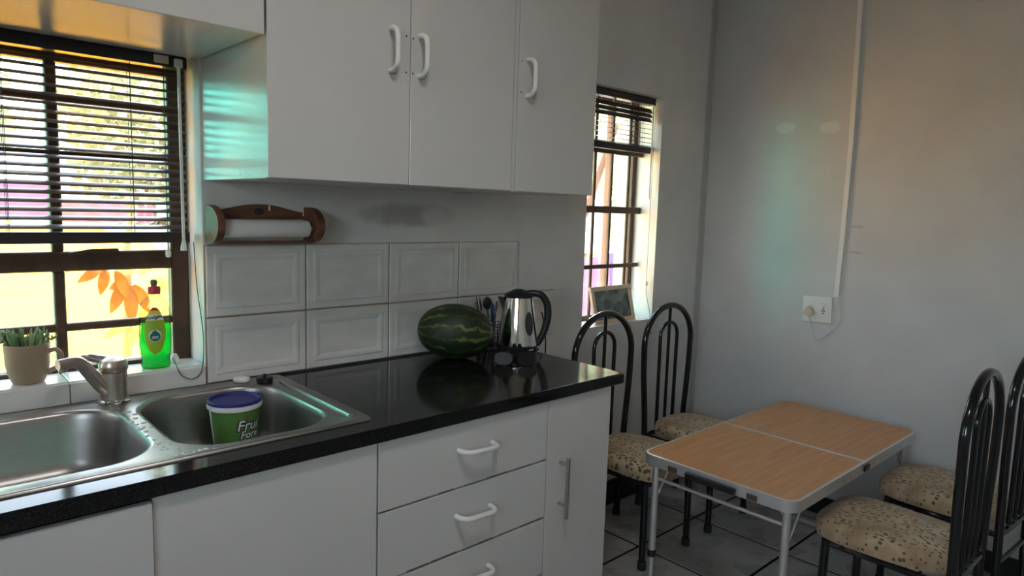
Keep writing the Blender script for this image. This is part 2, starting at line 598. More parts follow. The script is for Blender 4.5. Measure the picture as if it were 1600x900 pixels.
def prism(bm, loop2d, a0, a1, axis='z', mi=0):
    """extrude a 2-D loop: axis z -> (x,y), axis y -> (x,z), axis x -> (y,z)"""
    def P(p, t):
        return {'z': (p[0], p[1], t), 'y': (p[0], t, p[1]), 'x': (t, p[0], p[1])}[axis]
    loft(bm, [[P(p, a0) for p in loop2d], [P(p, a1) for p in loop2d]], True, True, mi)
    return bm


def slab_with_holes(bm, us, vs, holes, t0, t1, axis):
    """flat slab over the grid us x vs with rectangular holes [(u0,u1,v0,v1)], thickness t0..t1 along axis"""
    def P(u, v, t):
        return {'z': (u, v, t), 'y': (u, t, v), 'x': (t, u, v)}[axis]
    def solid(i, j):
        if i < 0 or j < 0 or i >= len(us) - 1 or j >= len(vs) - 1: return False
        cu, cv = (us[i] + us[i + 1]) / 2, (vs[j] + vs[j + 1]) / 2
        return not any(h[0] < cu < h[1] and h[2] < cv < h[3] for h in holes)
    cache = {}
    def V(i, j, k):
        key = (i, j, k)
        if key not in cache: cache[key] = bm.verts.new(P(us[i], vs[j], (t0, t1)[k]))
        return cache[key]
    for i in range(len(us) - 1):
        for j in range(len(vs) - 1):
            if not solid(i, j): continue
            for k in (0, 1): bm.faces.new((V(i, j, k), V(i + 1, j, k), V(i + 1, j + 1, k), V(i, j + 1, k)))
            for di, dj, (a, c) in ((-1, 0, ((i, j), (i, j + 1))), (1, 0, ((i + 1, j), (i + 1, j + 1))),
                                   (0, -1, ((i, j), (i + 1, j))), (0, 1, ((i, j + 1), (i + 1, j + 1)))):
                if not solid(i + di, j + dj):
                    bm.faces.new((V(*a, 0), V(*c, 0), V(*c, 1), V(*a, 1)))
    return bm


def arc(c, r, a0, a1, n, plane='xz', rz=None):
    rz = r if rz is None else rz
    out = []
    for i in range(n + 1):
        a = math.radians(a0 + (a1 - a0) * i / n)
        u, v = r * math.cos(a), rz * math.sin(a)
        out.append(Vector((c[0] + u, c[1], c[2] + v)) if plane == 'xz' else Vector((c[0], c[1] + u, c[2] + v)))
    return out


def smooth_path(pts, n=6):
    """Catmull-Rom through points"""
    pts = [Vector(p) for p in pts]
    P = [pts[0] * 2 - pts[1]] + pts + [pts[-1] * 2 - pts[-2]]
    out = []
    for i in range(1, len(P) - 2):
        for k in range(n):
            t = k / n
            a, b_, c, d = P[i - 1], P[i], P[i + 1], P[i + 2]
            out.append(.5 * ((2 * b_) + (c - a) * t + (2 * a - 5 * b_ + 4 * c - d) * t * t + (3 * b_ - a - 3 * c + d) * t ** 3))
    out.append(pts[-1])
    return out


def text_bm(body, size, fn, extrude=0.0, shear=0.0, bold=0.0):
    """text as a mesh whose (x, y) is mapped to 3-D by fn"""
    cu = bpy.data.curves.new('lettering', 'FONT')
    cu.body = body
    cu.size = size
    cu.shear = shear
    cu.offset = bold
    cu.align_x = 'LEFT'
    cu.fill_mode = 'FRONT'
    cu.resolution_u = 3
    to = bpy.data.objects.new('lettering', cu)
    col.objects.link(to)
    dg = bpy.context.evaluated_depsgraph_get()
    me = to.evaluated_get(dg).to_mesh()
    bm = bmesh.new()
    bm.from_mesh(me)
    to.evaluated_get(dg).to_mesh_clear()
    bpy.data.objects.remove(to)
    bpy.data.curves.remove(cu)
    for v in bm.verts:
        v.co = fn(v.co.x, v.co.y)
    return bm


# ------------------------------------------------------------------ the room
XR, XL, YF, ZC = 1.387, -3.1, -3.7, 2.62
WT = 0.24
W1 = (-2.20, -1.05, .883, 1.700)
W2 = (.478, .975, .837, 1.853)

bm = B()
slab_with_holes(bm, [XL - .2, W1[0], W1[1], W2[0], W2[1], XR + .2], [-.3, W2[2], W1[2], W1[3], W2[3], ZC + .1],
                [W1, W2], 0, WT, 'y')
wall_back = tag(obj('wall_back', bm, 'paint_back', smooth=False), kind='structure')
bm = B(); box(bm, XR, XR + .2, YF - .2, -.0005, -.3, ZC + .1)
wall_right = tag(obj('wall_right', bm, 'paint_right', smooth=False), kind='structure')
bm = B(); slab_with_holes(bm, [YF - .2, -2.9, -1.45, 0], [-.3, 1.15, 2.05, ZC + .1], [(-2.9, -1.45, 1.15, 2.05)], XL - .2, XL, 'x')  # opening added out of view to let skylight into the room
tag(obj('wall_left', bm, 'paint_other', smooth=False), kind='structure')
bm = B(); box(bm, XL, XR, YF - .2, YF, -.3, ZC + .1)
tag(obj('wall_front', bm, 'paint_other', smooth=False), kind='structure')
bm = B(); box(bm, XL, XR, YF, 0, ZC, ZC + .1)
tag(obj('ceiling', bm, 'ceiling_paint', smooth=False), kind='structure')
# unseen eave added to keep the sun out of the windows, roofing above
bm = B(); box(bm, XL - .5, XR + .5, WT + .001, WT + .40, 2.36, 2.42); box(bm, XL - .5, XR + .5, YF - .5, WT + .40, ZC + .101, ZC + .13)
tag(obj('roof_sun_eave', bm, 'roof_sheet', smooth=False), kind='structure')

# floor: black grout bed with single tiles
bm = B(); box(bm, XL, XR, YF, 0, -.12, -.003)
floor = tag(obj('floor', bm, 'grout_black', smooth=False), kind='structure')
TS, GX, GY, GAP = .4085, .4975, -.3355, .0058
i0, i1 = math.floor((XL - GX) / TS), math.ceil((XR - GX) / TS)
j0, j1 = math.floor((YF - GY) / TS), math.ceil((0 - GY) / TS)
full_tile = None
for i in range(i0, i1):
    for j in range(j0, j1):
        x0, x1 = max(XL, GX + i * TS + GAP), min(XR, GX + (i + 1) * TS - GAP)
        y0, y1 = max(YF, GY + j * TS + GAP), min(0, GY + (j + 1) * TS - GAP)
        if x1 - x0 < .01 or y1 - y0 < .01: continue
        c = Vector(((x0 + x1) / 2, (y0 + y1) / 2, 0))
        whole = abs(x1 - x0 - (TS - 2 * GAP)) < 1e-4 and abs(y1 - y0 - (TS - 2 * GAP)) < 1e-4
        if whole and full_tile is not None:
            copy_obj(full_tile, floor, c)
            continue
        bm = B(); box(bm, -(x1 - x0) / 2, (x1 - x0) / 2, -(y1 - y0) / 2, (y1 - y0) / 2, -.012, 0, .0015, 1)
        t = obj('floor_tile', bm, 'floor_tile', floor, local=True, smooth=False)
        t.location = c
        if whole: full_tile = t

# skirting
bm = B(); box(bm, .06, XR - .013, -.012, -.0005, .0005, .112, .002, 1)
tag(obj('baseboard_back', bm, 'skirting', smooth=False), kind='structure')
bm = B(); box(bm, XR - .012, XR - .0005, YF, -.0005, .0005, .085, .002, 1)
tag(obj('baseboard_right', bm, 'skirting', smooth=False), kind='structure')

# splash-back tiles, parts of the back wall
TX, TW, TZ0, TZM, TZT = -1.048, .2852, .836, 1.0160, 1.2125


def panel_tile(x0, x1, z0, z1, frame=True):
    """glazed tile with a raised picture-frame moulding"""
    bm = B()
    g = .0022
    x0, x1, z0, z1 = x0 + g, x1 - g, z0 + g, z1 - g
    lv = [(0, 0), (.0, -.006), (.0025, -.0085), (.020, -.0085), (.024, -.0105), (.032, -.0105), (.042, -.0080), (.047, -.0080)]
    if not frame: lv = lv[:3]
    loops = []
    for ins, y in lv:
        loops.append([(x0 + ins, y - .0005, z0 + ins), (x1 - ins, y - .0005, z0 + ins), (x1 - ins, y - .0005, z1 - ins), (x0 + ins, y - .0005, z1 - ins)])
    loft(bm, loops, True, True)
    return obj('wall_tile', bm, 'wall_tile', wall_back, smooth=False)


for k in range(4):
    panel_tile(TX + k * TW, TX + (k + 1) * TW, TZM, TZT)
for k in range(4):
    panel_tile(TX + k * TW, TX + (k + 1) * TW, TZ0, TZM)
panel_tile(TX + 4 * TW, TX + 4.72 * TW, TZ0, TZM, True)
bm = B(); box(bm, TX, TX + 4 * TW, -.0035, -.0003, TZ0, TZT - .001); box(bm, TX + 4 * TW, TX + 4.72 * TW, -.0035, -.0003, TZ0, TZM)
obj('tile_joint', bm, 'tile_grout', wall_back, smooth=False)
# tiled sill of the left window
for x0, x1 in ((-2.2, -1.936), (-1.936, -1.65), (-1.65, -1.363), (-1.363, -1.0505)):
    bm = B(); box(bm, x0 + .0015, x1 - .0015, -.009, -.0005, .8365, .8865, .0015, 1); obj('sill_tile', bm, 'wall_tile', wall_back, smooth=False)
    bm = B(); box(bm, x0 + .0015, x1 - .0015, -.0004, .108, .8834, .8895, .0015, 1); obj('sill_tile', bm, 'wall_tile', wall_back, smooth=False)
bm = B(); box(bm, -2.2, -1.0505, -.006, -.0003, .8366, .8832); obj('sill_joint', bm, 'tile_grout', wall_back, smooth=False)

# ------------------------------------------------------------------ windows
FY0, FY1 = .115, .150
SZ = .8834


def bar(parent, name, x0, x1, z0, z1, y0=FY0, y1=FY1, m='frame_brown', bev=.003):
    bm = B(); box(bm, x0, x1, y0, y1, z0, z1, bev, 1)
    return obj(name, bm, m, parent, smooth=False)


win1 = empty('window_1', (-1.62, .13, SZ), kind='structure')
bar(win1, 'frame_stile', -1.0955, -1.0505, SZ, 1.6995)
bar(win1, 'frame_stile', -2.1995, -2.155, SZ, 1.6995)
bar(win1, 'frame_rail', -2.155, -1.0955, 1.650, 1.6995)
bar(win1, 'frame_rail', -2.155, -1.0955, SZ, .8985)
bar(win1, 'transom', -2.155, -1.0955, 1.143, 1.192, FY0 - .006, FY1)
for x in (-1.354, -1.630, -1.905):
    bar(win1, 'mullion', x - .0125, x + .0125, .8985, 1.143, FY0 + .002, FY1 - .004)
    bar(win1, 'mullion', x - .0125, x + .0125, 1.192, 1.650, FY0 + .002, FY1 - .004)
for z0, z1 in ((.990, 1.010), (1.420, 1.440), (1.556, 1.576)):
    bar(win1, 'glazing_bar', -2.155, -1.0955, z0, z1, FY0 + .004, FY1 - .006)
xs = [-2.155, -1.905, -1.630, -1.354, -1.0955]
for k in range(4):
    for z0, z1 in ((.8985, 1.143), (1.192, 1.650)):
        bm = B(); box(bm, xs[k], xs[k + 1], .136, .139, z0, z1); obj('pane', bm, 'window_glass', win1, smooth=False)
# latch on the transom
bm = B(); box(bm, -1.285, -1.225, FY0 - .018, FY0 - .006, 1.190, 1.200, .002, 1); tube(bm, [(-1.285, FY0 - .012, 1.195), (-1.335, FY0 - .014, 1.186)], .005, 8)
obj('window_latch', bm, 'frame_brown', win1)

win2 = empty('window_2', (.7265, .12, .8375), kind='structure')
Z2 = .8375
bar(win2, 'frame_stile', .9475, .9745, Z2, 1.8525, .13, .165)
bar(win2, 'frame_stile', .4785, .5055, Z2, 1.8525, .13, .165)
bar(win2, 'frame_rail', .5055, .9475, 1.8255, 1.8525, .13, .165)
bar(win2, 'frame_rail', .5055, .9475, Z2, .8605, .13, .165)
for z0, z1 in ((1.588, 1.616), (1.325, 1.356), (1.076, 1.095)):
    bar(win2, 'burglar_rail', .4785, .9745, z0, z1, .093, .107)
for x in (.516, .637, .752, .876):
    bm = B(); box(bm, x - .0065, x + .0065, .0945, .1055, .845, 1.84, .002, 1); obj('burglar_bar', bm, 'frame_brown', win2, smooth=False)
bm = B(); box(bm, .5055, .9475, .146, .149, .8605, 1.8255); obj('pane', bm, 'window_glass', win2, smooth=False)


added_win = empty('added_window', (XL - .1, -2.175, 1.15), kind='structure')  # unseen window added behind the camera to light the room
for y0, y1, z0, z1 in ((-2.9, -2.86, 1.15, 2.05), (-1.49, -1.45, 1.15, 2.05), (-2.86, -1.49, 1.15, 1.19), (-2.86, -1.49, 2.01, 2.05), (-2.195, -2.155, 1.19, 2.01)):
    bm = B(); box(bm, XL - .12, XL - .08, y0 + .0005, y1 - .0005, z0 + .0005, z1 - .0005, .003, 1); obj('frame_bar', bm, 'frame_brown', added_win, smooth=False)
for y0, y1 in ((-2.86, -2.195), (-2.155, -1.49)):
    bm = B(); box(bm, XL - .102, XL - .098, y0, y1, 1.19, 2.01); obj('pane', bm, 'window_glass', added_win, smooth=False)

# ------------------------------------------------------------------ venetian blinds
def blind(name, label, x0, x1, yc, ztop, zs, zbot, tilt, headh=.030, bottomh=.028, cords=(), sw=.0255, slat_m='blind_wood'):
    root = empty(name, ((x0 + x1) / 2, yc, zbot), label, 'blind')
    bm = B(); box(bm, x0, x1, yc - .02, yc + .02, ztop - headh, ztop, .002, 1); obj('head_rail', bm, 'blind_wood', root, smooth=False)
    bm = B()
    h = sw / 2
    lp = [(-h, 0), (-h * .5, .0016), (0, .0022), (h * .5, .0016), (h, 0), (h * .5, -.0004), (0, .0002), (-h * .5, -.0004)]
    loft(bm, [[((x0 - x1) / 2 + .003, p[0], p[1]) for p in lp], [((x1 - x0) / 2 - .003, p[0], p[1]) for p in lp]], True, True)
    first = obj('slat', bm, slat_m, root, local=True)
    for k, z in enumerate(zs):
        s = first if k == 0 else copy_obj(first, root)
        tl = tilt(k) if callable(tilt) else tilt
        s.location = (random.uniform(-.0015, .0015), 0, z - zbot)
        s.rotation_euler = (tl + random.uniform(-.02, .02), random.uniform(-.0015, .0015), 0)
    bm = B(); box(bm, x0, x1, yc - .0135, yc + .0135, zbot, zbot + bottomh, .003, 2); obj('bottom_rail', bm, 'blind_wood', root)
    for cx in cords:
        bm = B()
        for dy in (-.0128, .0128): tube(bm, [(cx, yc + dy, zbot + bottomh), (cx, yc + dy, ztop - headh)], .0007, 5)
        tube(bm, [(cx + .004, yc, zbot + bottomh), (cx + .004, yc, ztop - headh)], .0008, 5)
        obj('ladder_cord', bm, 'cord_black', root)
    return root


b1 = blind('venetian_blind', 'dark wooden venetian blind with open slats over the sink window', -2.19, -1.067, .058, 1.694,
           [1.2565 + .0206 * k for k in range(20)], 1.216, math.radians(26), cords=(-2.05, -1.75, -1.46, -1.20), slat_m='slat_skylit')
bm = B(); tube(bm, smooth_path([(-1.090, .030, 1.665), (-1.090, .030, 1.64), (-1.0895, .028, 1.42), (-1.0885, .028, 1.222)]), .0042, 8)
obj('tilt_wand', bm, 'clear_plastic', b1)
bm = B(); lathe(bm, [(0, 0), (.0085, 0), (.0075, .012), (.0045, .028), (0, .028)], (-1.0885, .028, 1.196), 12); obj('wand_grip', bm, 'clear_plastic', b1)
bm = B(); tube(bm, [(-1.126, .032, 1.665), (-1.126, .032, 1.20)], .0009, 5); obj('lift_cord', bm, 'cord_black', b1)
bm = B(); lathe(bm, [(0, 0), (.006, .002), (.0075, .012), (.005, .022), (0, .023)], (-1.126, .032, 1.178), 12); obj('tassel', bm, 'clear_plastic', b1)
bm = B(); box(bm, -1.147, -1.112, .030, .0375, 1.670, 1.690, .002, 1); obj('cord_lock', bm, 'beige_plastic', b1)
bm = B(); box(bm, -1.100, -1.080, .026, .0375, 1.664, 1.686, .002, 1); obj('tilter', bm, 'clear_plastic', b1)

b2 = blind('venetian_blind', 'dark wooden venetian blind half raised in the narrow window behind the chairs', .486, .965, .052, 1.850,
           [1.630 + .0032 * k for k in range(3)] + [1.652 + .0205 * k for k in range(8)], 1.602,
           lambda k: math.radians(5) if k < 3 else (math.radians(16) if k < 8 else math.radians(62)), cords=(.60, .90))
bm = B(); tube(bm, smooth_path([(.958, .028, 1.825), (.957, .028, 1.3), (.955, .027, 1.02), (.952, .020, .95), (.953, -.004, .86), (.958, -.006, .79), (.977, -.006, .765)]), .001, 5)
obj('lift_cord', bm, 'cord_black', b2)
bm = B(); lathe(bm, [(0, 0), (.006, .003), (.006, .018), (.003, .024), (0, .024)], (.955, .026, .99), 10); obj('tassel', bm, 'cord_white', b2)
bm = B(); tube(bm, [(.943, .028, 1.82), (.942, .027, 1.395)], .0035, 8); obj('tilt_wand', bm, 'clear_plastic', b2)


# ------------------------------------------------------------------ kitchen units
def carcass(parent, x0, x1, y0, y1, z0, z1, top=True, t=.016, m='melamine'):
    bm = B()
    box(bm, x0, x0 + t, y0, y1, z0, z1); box(bm, x1 - t, x1, y0, y1, z0, z1)
    box(bm, x0 + t, x1 - t, y0, y1, z0, z0 + t); box(bm, x0 + t, x1 - t, y1 - .004, y1, z0 + t, z1)
    if top: box(bm, x0 + t, x1 - t, y0, y1 - .004, z1 - t, z1)
    return obj('body', bm, m, parent, smooth=False)


def front(parent, name, x0, x1, z0, z1, yf, t=.016, m='melamine'):
    bm = B(); box(bm, x0 + .0012, x1 - .0012, yf, yf + t, z0 + .0012, z1 - .0012, .0012, 1)
    return obj(name, bm, m, parent, smooth=False)


def pull_handle(parent, p0, p1, out=.034, r=.0068):
    """white plastic D handle between two fixing points on a front facing -y"""
    p0, p1 = Vector(p0), Vector(p1)
    o = Vector((0, -out, 0))
    d = (p1 - p0).normalized()
    pts = smooth_path([p0, p0 + o * .45 + d * .001, p0 + o * .86 + d * .010, p0 + o + d * .026, (p0 + p1) / 2 + o,
                       p1 + o - d * .026, p1 + o * .86 - d * .010, p1 + o * .45 - d * .001, p1], 5)
    bm = B(); tube(bm, pts, r, 12)
    return tag(obj('handle', bm, 'white_plastic', parent), 'white plastic D-shaped handle')


def holes(parent, pts, yf):
    for x, z in pts:
        bm = B(); lathe(bm, [(0, 0), (.0026, 0)], (x, yf - .0003, z), 8, M=Matrix.Rotation(PI / 2, 3, 'X')); obj('screw_hole', bm, 'hole_dark', parent)


UB, UT, UF = 1.382, 2.16, -.410
# big wall cabinet, two doors
wc = empty('wall_cabinet', (-.685, -.2, UB), 'large white wall cabinet with two doors meeting beside paired handles', 'cabinet')
carcass(wc, -1.045, -.3265, UF + .017, -.0005, UB, UT)
d1 = front(wc, 'door', -1.047, -.6785, UB, UT - .004, UF); pull_handle(d1, (-.738, UF, 1.757), (-.738, UF, 1.657)); holes(d1, ((-.692, 1.747), (-.692, 1.660)), UF)
d2 = front(wc, 'door', -.6785, -.3265, UB, UT - .004, UF); pull_handle(d2, (-.652, UF, 1.754), (-.652, UF, 1.656)); holes(d2, ((-.672, 1.745), (-.672, 1.660)), UF)
for y, z in ((-.028, 1.394), (-.075, 1.394), (-.25, 1.394), (-.30, 1.394), (-.37, 1.398), (-.018, 1.44), (-.012, 1.41)):
    bm = B(); lathe(bm, [(0, .0008), (.0042, .0006), (.0048, 0)], (-1.045, y, z), 12, M=Matrix.Rotation(-PI / 2, 3, 'Y')); obj('screw_cap', bm, 'white_plastic', wc)
# narrow wall cabinet
nc = empty('wall_cabinet', (-.145, -.2, UB), 'narrow single-door white wall cabinet at the right end, beside the small window', 'cabinet')
carcass(nc, -.3255, .030, UF + .017, -.0005, UB - .001, UT)
d3 = front(nc, 'door', -.3105, .031, UB - .001, UT - .004, UF - .002); pull_handle(d3, (-.277, UF - .002, 1.758), (-.277, UF - .002, 1.657)); holes(d3, ((-.300, 1.752), (-.300, 1.665)), UF - .002)
bm = B(); box(bm, -.3255, -.3125, UF + .001, UF + .0165, UB, UT); obj('filler_strip', bm, 'melamine', nc, smooth=False)
# bridging cabinet over the window
bc = empty('wall_cabinet', (-1.6, -.2, 1.6875), 'shallow white cabinet bridging above the sink window', 'cabinet')
carcass(bc, -2.25, -1.0505, UF + .012, -.0005, 1.6875, UT)
front(bc, 'door', -2.25, -1.652, 1.681, UT - .004, UF - .005)
front(bc, 'door', -1.652, -1.052, 1.681, UT - .004, UF - .005)

# base units
BF = -.585
sb = empty('base_cabinet', (-1.37, -.3, .002), 'white base cabinet under the steel sink with plain doors', 'cabinet')
carcass(sb, -1.86, -.874, BF + .017, -.0005, .10, .7995, top=False)
front(sb, 'door', -1.86, -1.3425, .115, .790, BF - .008)
front(sb, 'door', -1.3425, -.8735, .115, .797, BF)
bm = B(); box(bm, -1.86, -.874, BF + .06, BF + .075, .002, .0995); obj('plinth', bm, 'melamine', sb, smooth=False)
du = empty('drawer_unit', (-.595, -.3, .002), 'white base unit with stacked drawers and white D handles', 'cabinet')
carcass(du, -.8725, -.3175, BF + .017, -.0005, .10, .7995, m='melamine')
zz = [.115, .282, .4535, .6255, .797]
for k in range(4):
    dr = front(du, 'drawer', -.871, -.3185, zz[k] + .001, zz[k + 1] - .001, BF)
    zh = (.205, .385, .5515, .724)[k]
    pull_handle(dr, (-.643 + (.004 if k == 3 else 0), BF, zh + .002), (-.530 + (.003 if k == 3 else 0), BF, zh - .002), .036)
    # chipped lower edge showing the dark board
    xx = -.868
    while xx < -.325:
        w_ = random.uniform(.03, .09)
        h_ = random.choice((.0008, .0012, .002, .0032))
        bm = B(); box(bm, xx, min(xx + w_, -.322), BF - .0004, BF + .002, zz[k] + .0015, zz[k] + .0022 + h_)
        tag(obj('chipped_edge', bm, 'chip_edge', dr, smooth=False), 'dark chipped lower edge of the drawer front')
        xx += w_ + random.uniform(.0, .04)
bm = B(); box(bm, -.8725, -.3175, BF + .06, BF + .075, .002, .0995); obj('plinth', bm, 'melamine', du, smooth=False)
nb_ = empty('base_cabinet', (-.18, -.3, .002), 'narrow white base cabinet with a vertical steel bar handle at the counter end', 'cabinet')
carcass(nb_, -.3165, -.041, BF + .017, -.0005, .10, .7995)
nd = front(nb_, 'door', -.3165, -.040, .115, .797, BF)
bm = B()
tube(bm, [(-.262, BF - .032, .4445), (-.262, BF - .032, .624)], .0058, 12)
for z in (.4815, .605): tube(bm, [(-.262, BF, z), (-.262, BF - .032, z)], .0046, 10)
tag(obj('handle', bm, 'brushed_steel', nd), 'brushed steel bar handle')
bm = B(); box(bm, -.3165, -.041, BF + .06, BF + .075, .002, .0995); obj('plinth', bm, 'melamine', nb_, smooth=False)

# worktop
bm = B()
slab_with_holes(bm, [-2.3, -1.672, -.880, 0], [-.6, -.515, -.045, -.0008], [(-1.672, -.880, -.515, -.045)], .8005, .835, 'z')
es = [e for e in bm.edges if (all(abs(v.co.y + .6) < 1e-5 for v in e.verts) or all(abs(v.co.x) < 1e-5 for v in e.verts)) and abs(e.verts[0].co.z - e.verts[1].co.z) < 1e-5]
bmesh.ops.bevel(bm, geom=es, offset=.007, segments=4, profile=.5, affect='EDGES')
wt_ = obj('worktop', bm, 'black_laminate', origin=(-1.15, -.3, .8005))
wt_.modifiers.new('weighted', 'WEIGHTED_NORMAL').weight = 100
tag(wt_, 'glossy black laminate kitchen worktop', 'worktop')

# ------------------------------------------------------------------ sink
sink = empty('sink', (-1.276, -.28, .8352), 'double-bowl stainless steel kitchen sink set into the worktop', 'sink')
SXL, SXR, SYB, SYF = -1.700, -.856, -.020, -.538
D = .8385
bm = B()
outer = [(p[0], p[1]) for p in rrect(SXL + .010, SXR - .010, SYF + .010, SYB - .010, .012, 4)]
bowls = [(-1.634, -1.297, -.487, -.078, .105), (-1.255, -.922, -.500, -.080, .105)]
deck = []
ov = [bm.verts.new((x, y, D)) for x, y in outer]
deck += [bm.edges.new((ov[i], ov[(i + 1) % len(ov)])) for i in range(len(ov))]
rims = []
for bx0, bx1, by0, by1, br in bowls:
    lp = rrect(bx0 - .010, bx1 + .010, by0 - .010, by1 + .010, br + .010, 10)
    vs = [bm.verts.new((x, y, D)) for x, y in lp]
    deck += [bm.edges.new((vs[i], vs[(i + 1) % len(vs)])) for i in range(len(vs))]
    rims.append(vs)
bmesh.ops.triangle_fill(bm, use_beauty=True, use_dissolve=False, edges=deck)
# pressed outer rim
prev = ov
for ins, z, r in ((.006, D + .0025, .014), (.002, D + .0012, .016), (0, .8353, .018)):
    ring = [bm.verts.new((x, y, z)) for x, y in rrect(SXL + ins, SXR - ins, SYF + ins, SYB - ins, r, 4)]
    for i in range(len(ring)):
        bm.faces.new((prev[i], prev[(i + 1) % len(ring)], ring[(i + 1) % len(ring)], ring[i]))
    prev = ring
sheet = obj('deck', bm, 'steel', sink, angle=60)
for (bx0, bx1, by0, by1, br), nm in zip(bowls, ('bowl', 'bowl')):
    bm = B()
    loops = []
    prof = [(-.010, D), (-.006, D - .0006), (-.002, D - .003), (.0005, D - .008), (.003, D - .020), (.008, D - .060), (.014, D - .110),
            (.020, D - .128), (.030, D - .140), (.046, D - .147), (.09, D - .150), (.14, D - .1525)]
    for ins, z in prof:
        loops.append([(x, y, z) for x, y in rrect(bx0 + ins, bx1 - ins, by0 + ins, by1 - ins, max(.012, br - ins * .7), 10)])
    loft(bm, loops, False, True)
    bw = obj(nm, bm, 'steel', sink, angle=70)
    cx, cy = (bx0 + bx1) / 2, (by0 + by1) / 2
    bm = B(); lathe(bm, [(.038, D - .1505), (.036, D - .149), (.03, D - .151), (0, D - .151)], (cx, cy, 0), 24); obj('drain', bm, 'chrome', bw)
# pressed bead on the right rim
bm = B(); tube(bm, smooth_path([(-.887, -.115, D - .003), (-.887, -.13, D - .0005), (-.888, -.30, D), (-.889, -.475, D - .0005), (-.889, -.492, D - .003)], 5), .0085, 12); obj('bead', bm, 'steel', sink)
# water drops between the bowls
bm = B()
for k in range(46):
    x = random.uniform(-1.292, -1.262); y = random.uniform(-.50, -.12); r = random.uniform(.0022, .0055)
    if random.random() < .3: x, y = random.uniform(-1.29, -1.20), random.uniform(-.522, -.512)
    lathe(bm, [(r, 0), (r * .8, r * .28), (r * .4, r * .42), (0, r * .46)], (x, y, D + .0003), 9, sx=random.uniform(.7, 1.5))
tag(obj('water_drops', bm, 'clear_plastic', origin=(-1.276, -.3, D)), 'scattered water drops on the steel ridge between the sink bowls', 'water', kind='stuff')

# mixer tap
tap = empty('mixer_tap', (-1.280, -.050, D + .0005), 'single-lever mixer tap with short angled spout behind the sink', 'tap')
TC = Vector((-1.280, -.050, D + .0008))
bm = B(); lathe(bm, [(0, 0), (.035, 0), (.036, .004), (.033, .007), (.028, .009), (.0, .009)], TC, 32); obj('base_ring', bm, 'chrome', tap)
bm = B(); lathe(bm, [(0, .008), (.0290, .009), (.0285, .03), (.0290, .055), (.0288, .074), (0, .075)], TC, 32); obj('body', bm, 'tap_metal', tap)
bm = B(); lathe(bm, [(0, .0755), (.0290, .0756), (.0315, .080), (.0315, .092), (.027, .103), (.015, .109), (0, .111)], TC, 32)
ldir = Vector((-.80, .60, 0)).normalized()
p = [TC + ldir * .010 + Vector((0, 0, .097)), TC + ldir * .035 + Vector((0, 0, .104)), TC + ldir * .058 + Vector((0, 0, .108)), TC + ldir * .070 + Vector((0, 0, .107))]
tube(bm, smooth_path(p, 4), [.013] * 4 + [.011] * 4 + [.007] * 5, 10, flat=1.0)
obj('lever', bm, 'tap_metal', tap)
sd = Vector((-.95, -.31, 0)).normalized()
p = [TC + Vector((0, 0, .026)) - sd * .008, TC + sd * .020 + Vector((0, 0, .034)), TC + sd * .055 + Vector((0, 0, .080)), TC + sd * .072 + Vector((0, 0, .103)),
     TC + sd * .088 + Vector((0, 0, .113)), TC + sd * .125 + Vector((0, 0, .112))]
bm = B(); tube(bm, smooth_path(p, 6), [.0175 - .0055 * i / 30 for i in range(31)], 14); obj('spout', bm, 'tap_metal', tap)
bm = B(); lathe(bm, [(0, -.012), (.0085, -.012), (.009, 0), (0, 0)], p[-1] - sd * .010 + Vector((0, 0, -.006)), 16); obj('aerator', bm, 'tap_metal', tap)

# soap bar, sink plug
bm = B()
lathe(bm, [(0, 0), (.6, .02), (.85, .12), (.98, .35), (1, .5), (.95, .72), (.8, .9), (.55, .98), (0, 1)], (0, 0, 0), 32, M=Matrix.Diagonal((.0235, .0165, .017)))
bmesh.ops.rotate(bm, cent=(0, 0, 0), matrix=Matrix.Rotation(-.75, 3, 'Z'), verts=bm.verts[:]); bmesh.ops.translate(bm, vec=(-.972, -.050, D + .0003), verts=bm.verts[:])
tag(obj('soap_bar', bm, 'soap', origin=(-.972, -.050, D)), 'worn white oval bar of soap on the sink rim', 'soap')
pl = empty('sink_plug', (-.922, -.082, D + .0003), 'round black rubber sink plug on the sink rim', 'plug')
bm = B(); lathe(bm, [(0, 0), (.019, 0), (.0215, .003), (.0220, .013), (.019, .015), (0, .0148)], (-.922, -.082, D + .0003), 28); obj('disc', bm, 'black_plastic', pl)
bm = B(); lathe(bm, [(.004, .0148), (.005, .019), (.0025, .024), (0, .0245)], (-.922, -.082, D + .0003), 12); obj('knob', bm, 'black_plastic', pl)

# plastic tub in the right bowl
TUB = Vector((-1.042, -.183, .6892))
tub = empty('plastic_tub', TUB, 'green printed plastic tub with a blue lid standing in the right sink bowl', 'tub')
TH = .148


def tr_(z): return .048 + (.0605 - .048) * z / .128


bm = B(); lathe(bm, [(0, 0), (.046, 0), (.048, .003), (tr_(.128), .128), (.0645, .128), (.0655, .132), (.0655, .139), (.0635, .140)], TUB, 48); obj('body', bm, 'tub_white', tub)
bm = B(); lathe(bm, [(0, .1425), (.056, .1425), (.0575, .144), (.0585, .1475), (.0625, .1485), (.0645, .1465), (.0650, .1405), (.0636, .1403)], TUB, 48); obj('lid', bm, 'lid_blue', tub)
to_cam = math.atan2(CAM.y - TUB.y, CAM.x - TUB.x)


def on_tub(a, z, off=.0006):
    r = tr_(z) + off
    return Vector((TUB.x + r * math.cos(a), TUB.y + r * math.sin(a), TUB.z + z))


def tub_band(name, a0, a1, z0, z1, m, off, n=30):
    bm = B()
    rows = [[bm.verts.new(on_tub(a0 + (a1 - a0) * i / n, z, off)) for i in range(n + 1)] for z in (z0, z1)]
    for i in range(n): bm.faces.new((rows[0][i], rows[0][i + 1], rows[1][i + 1], rows[1][i]))
    return obj(name, bm, m, tub)


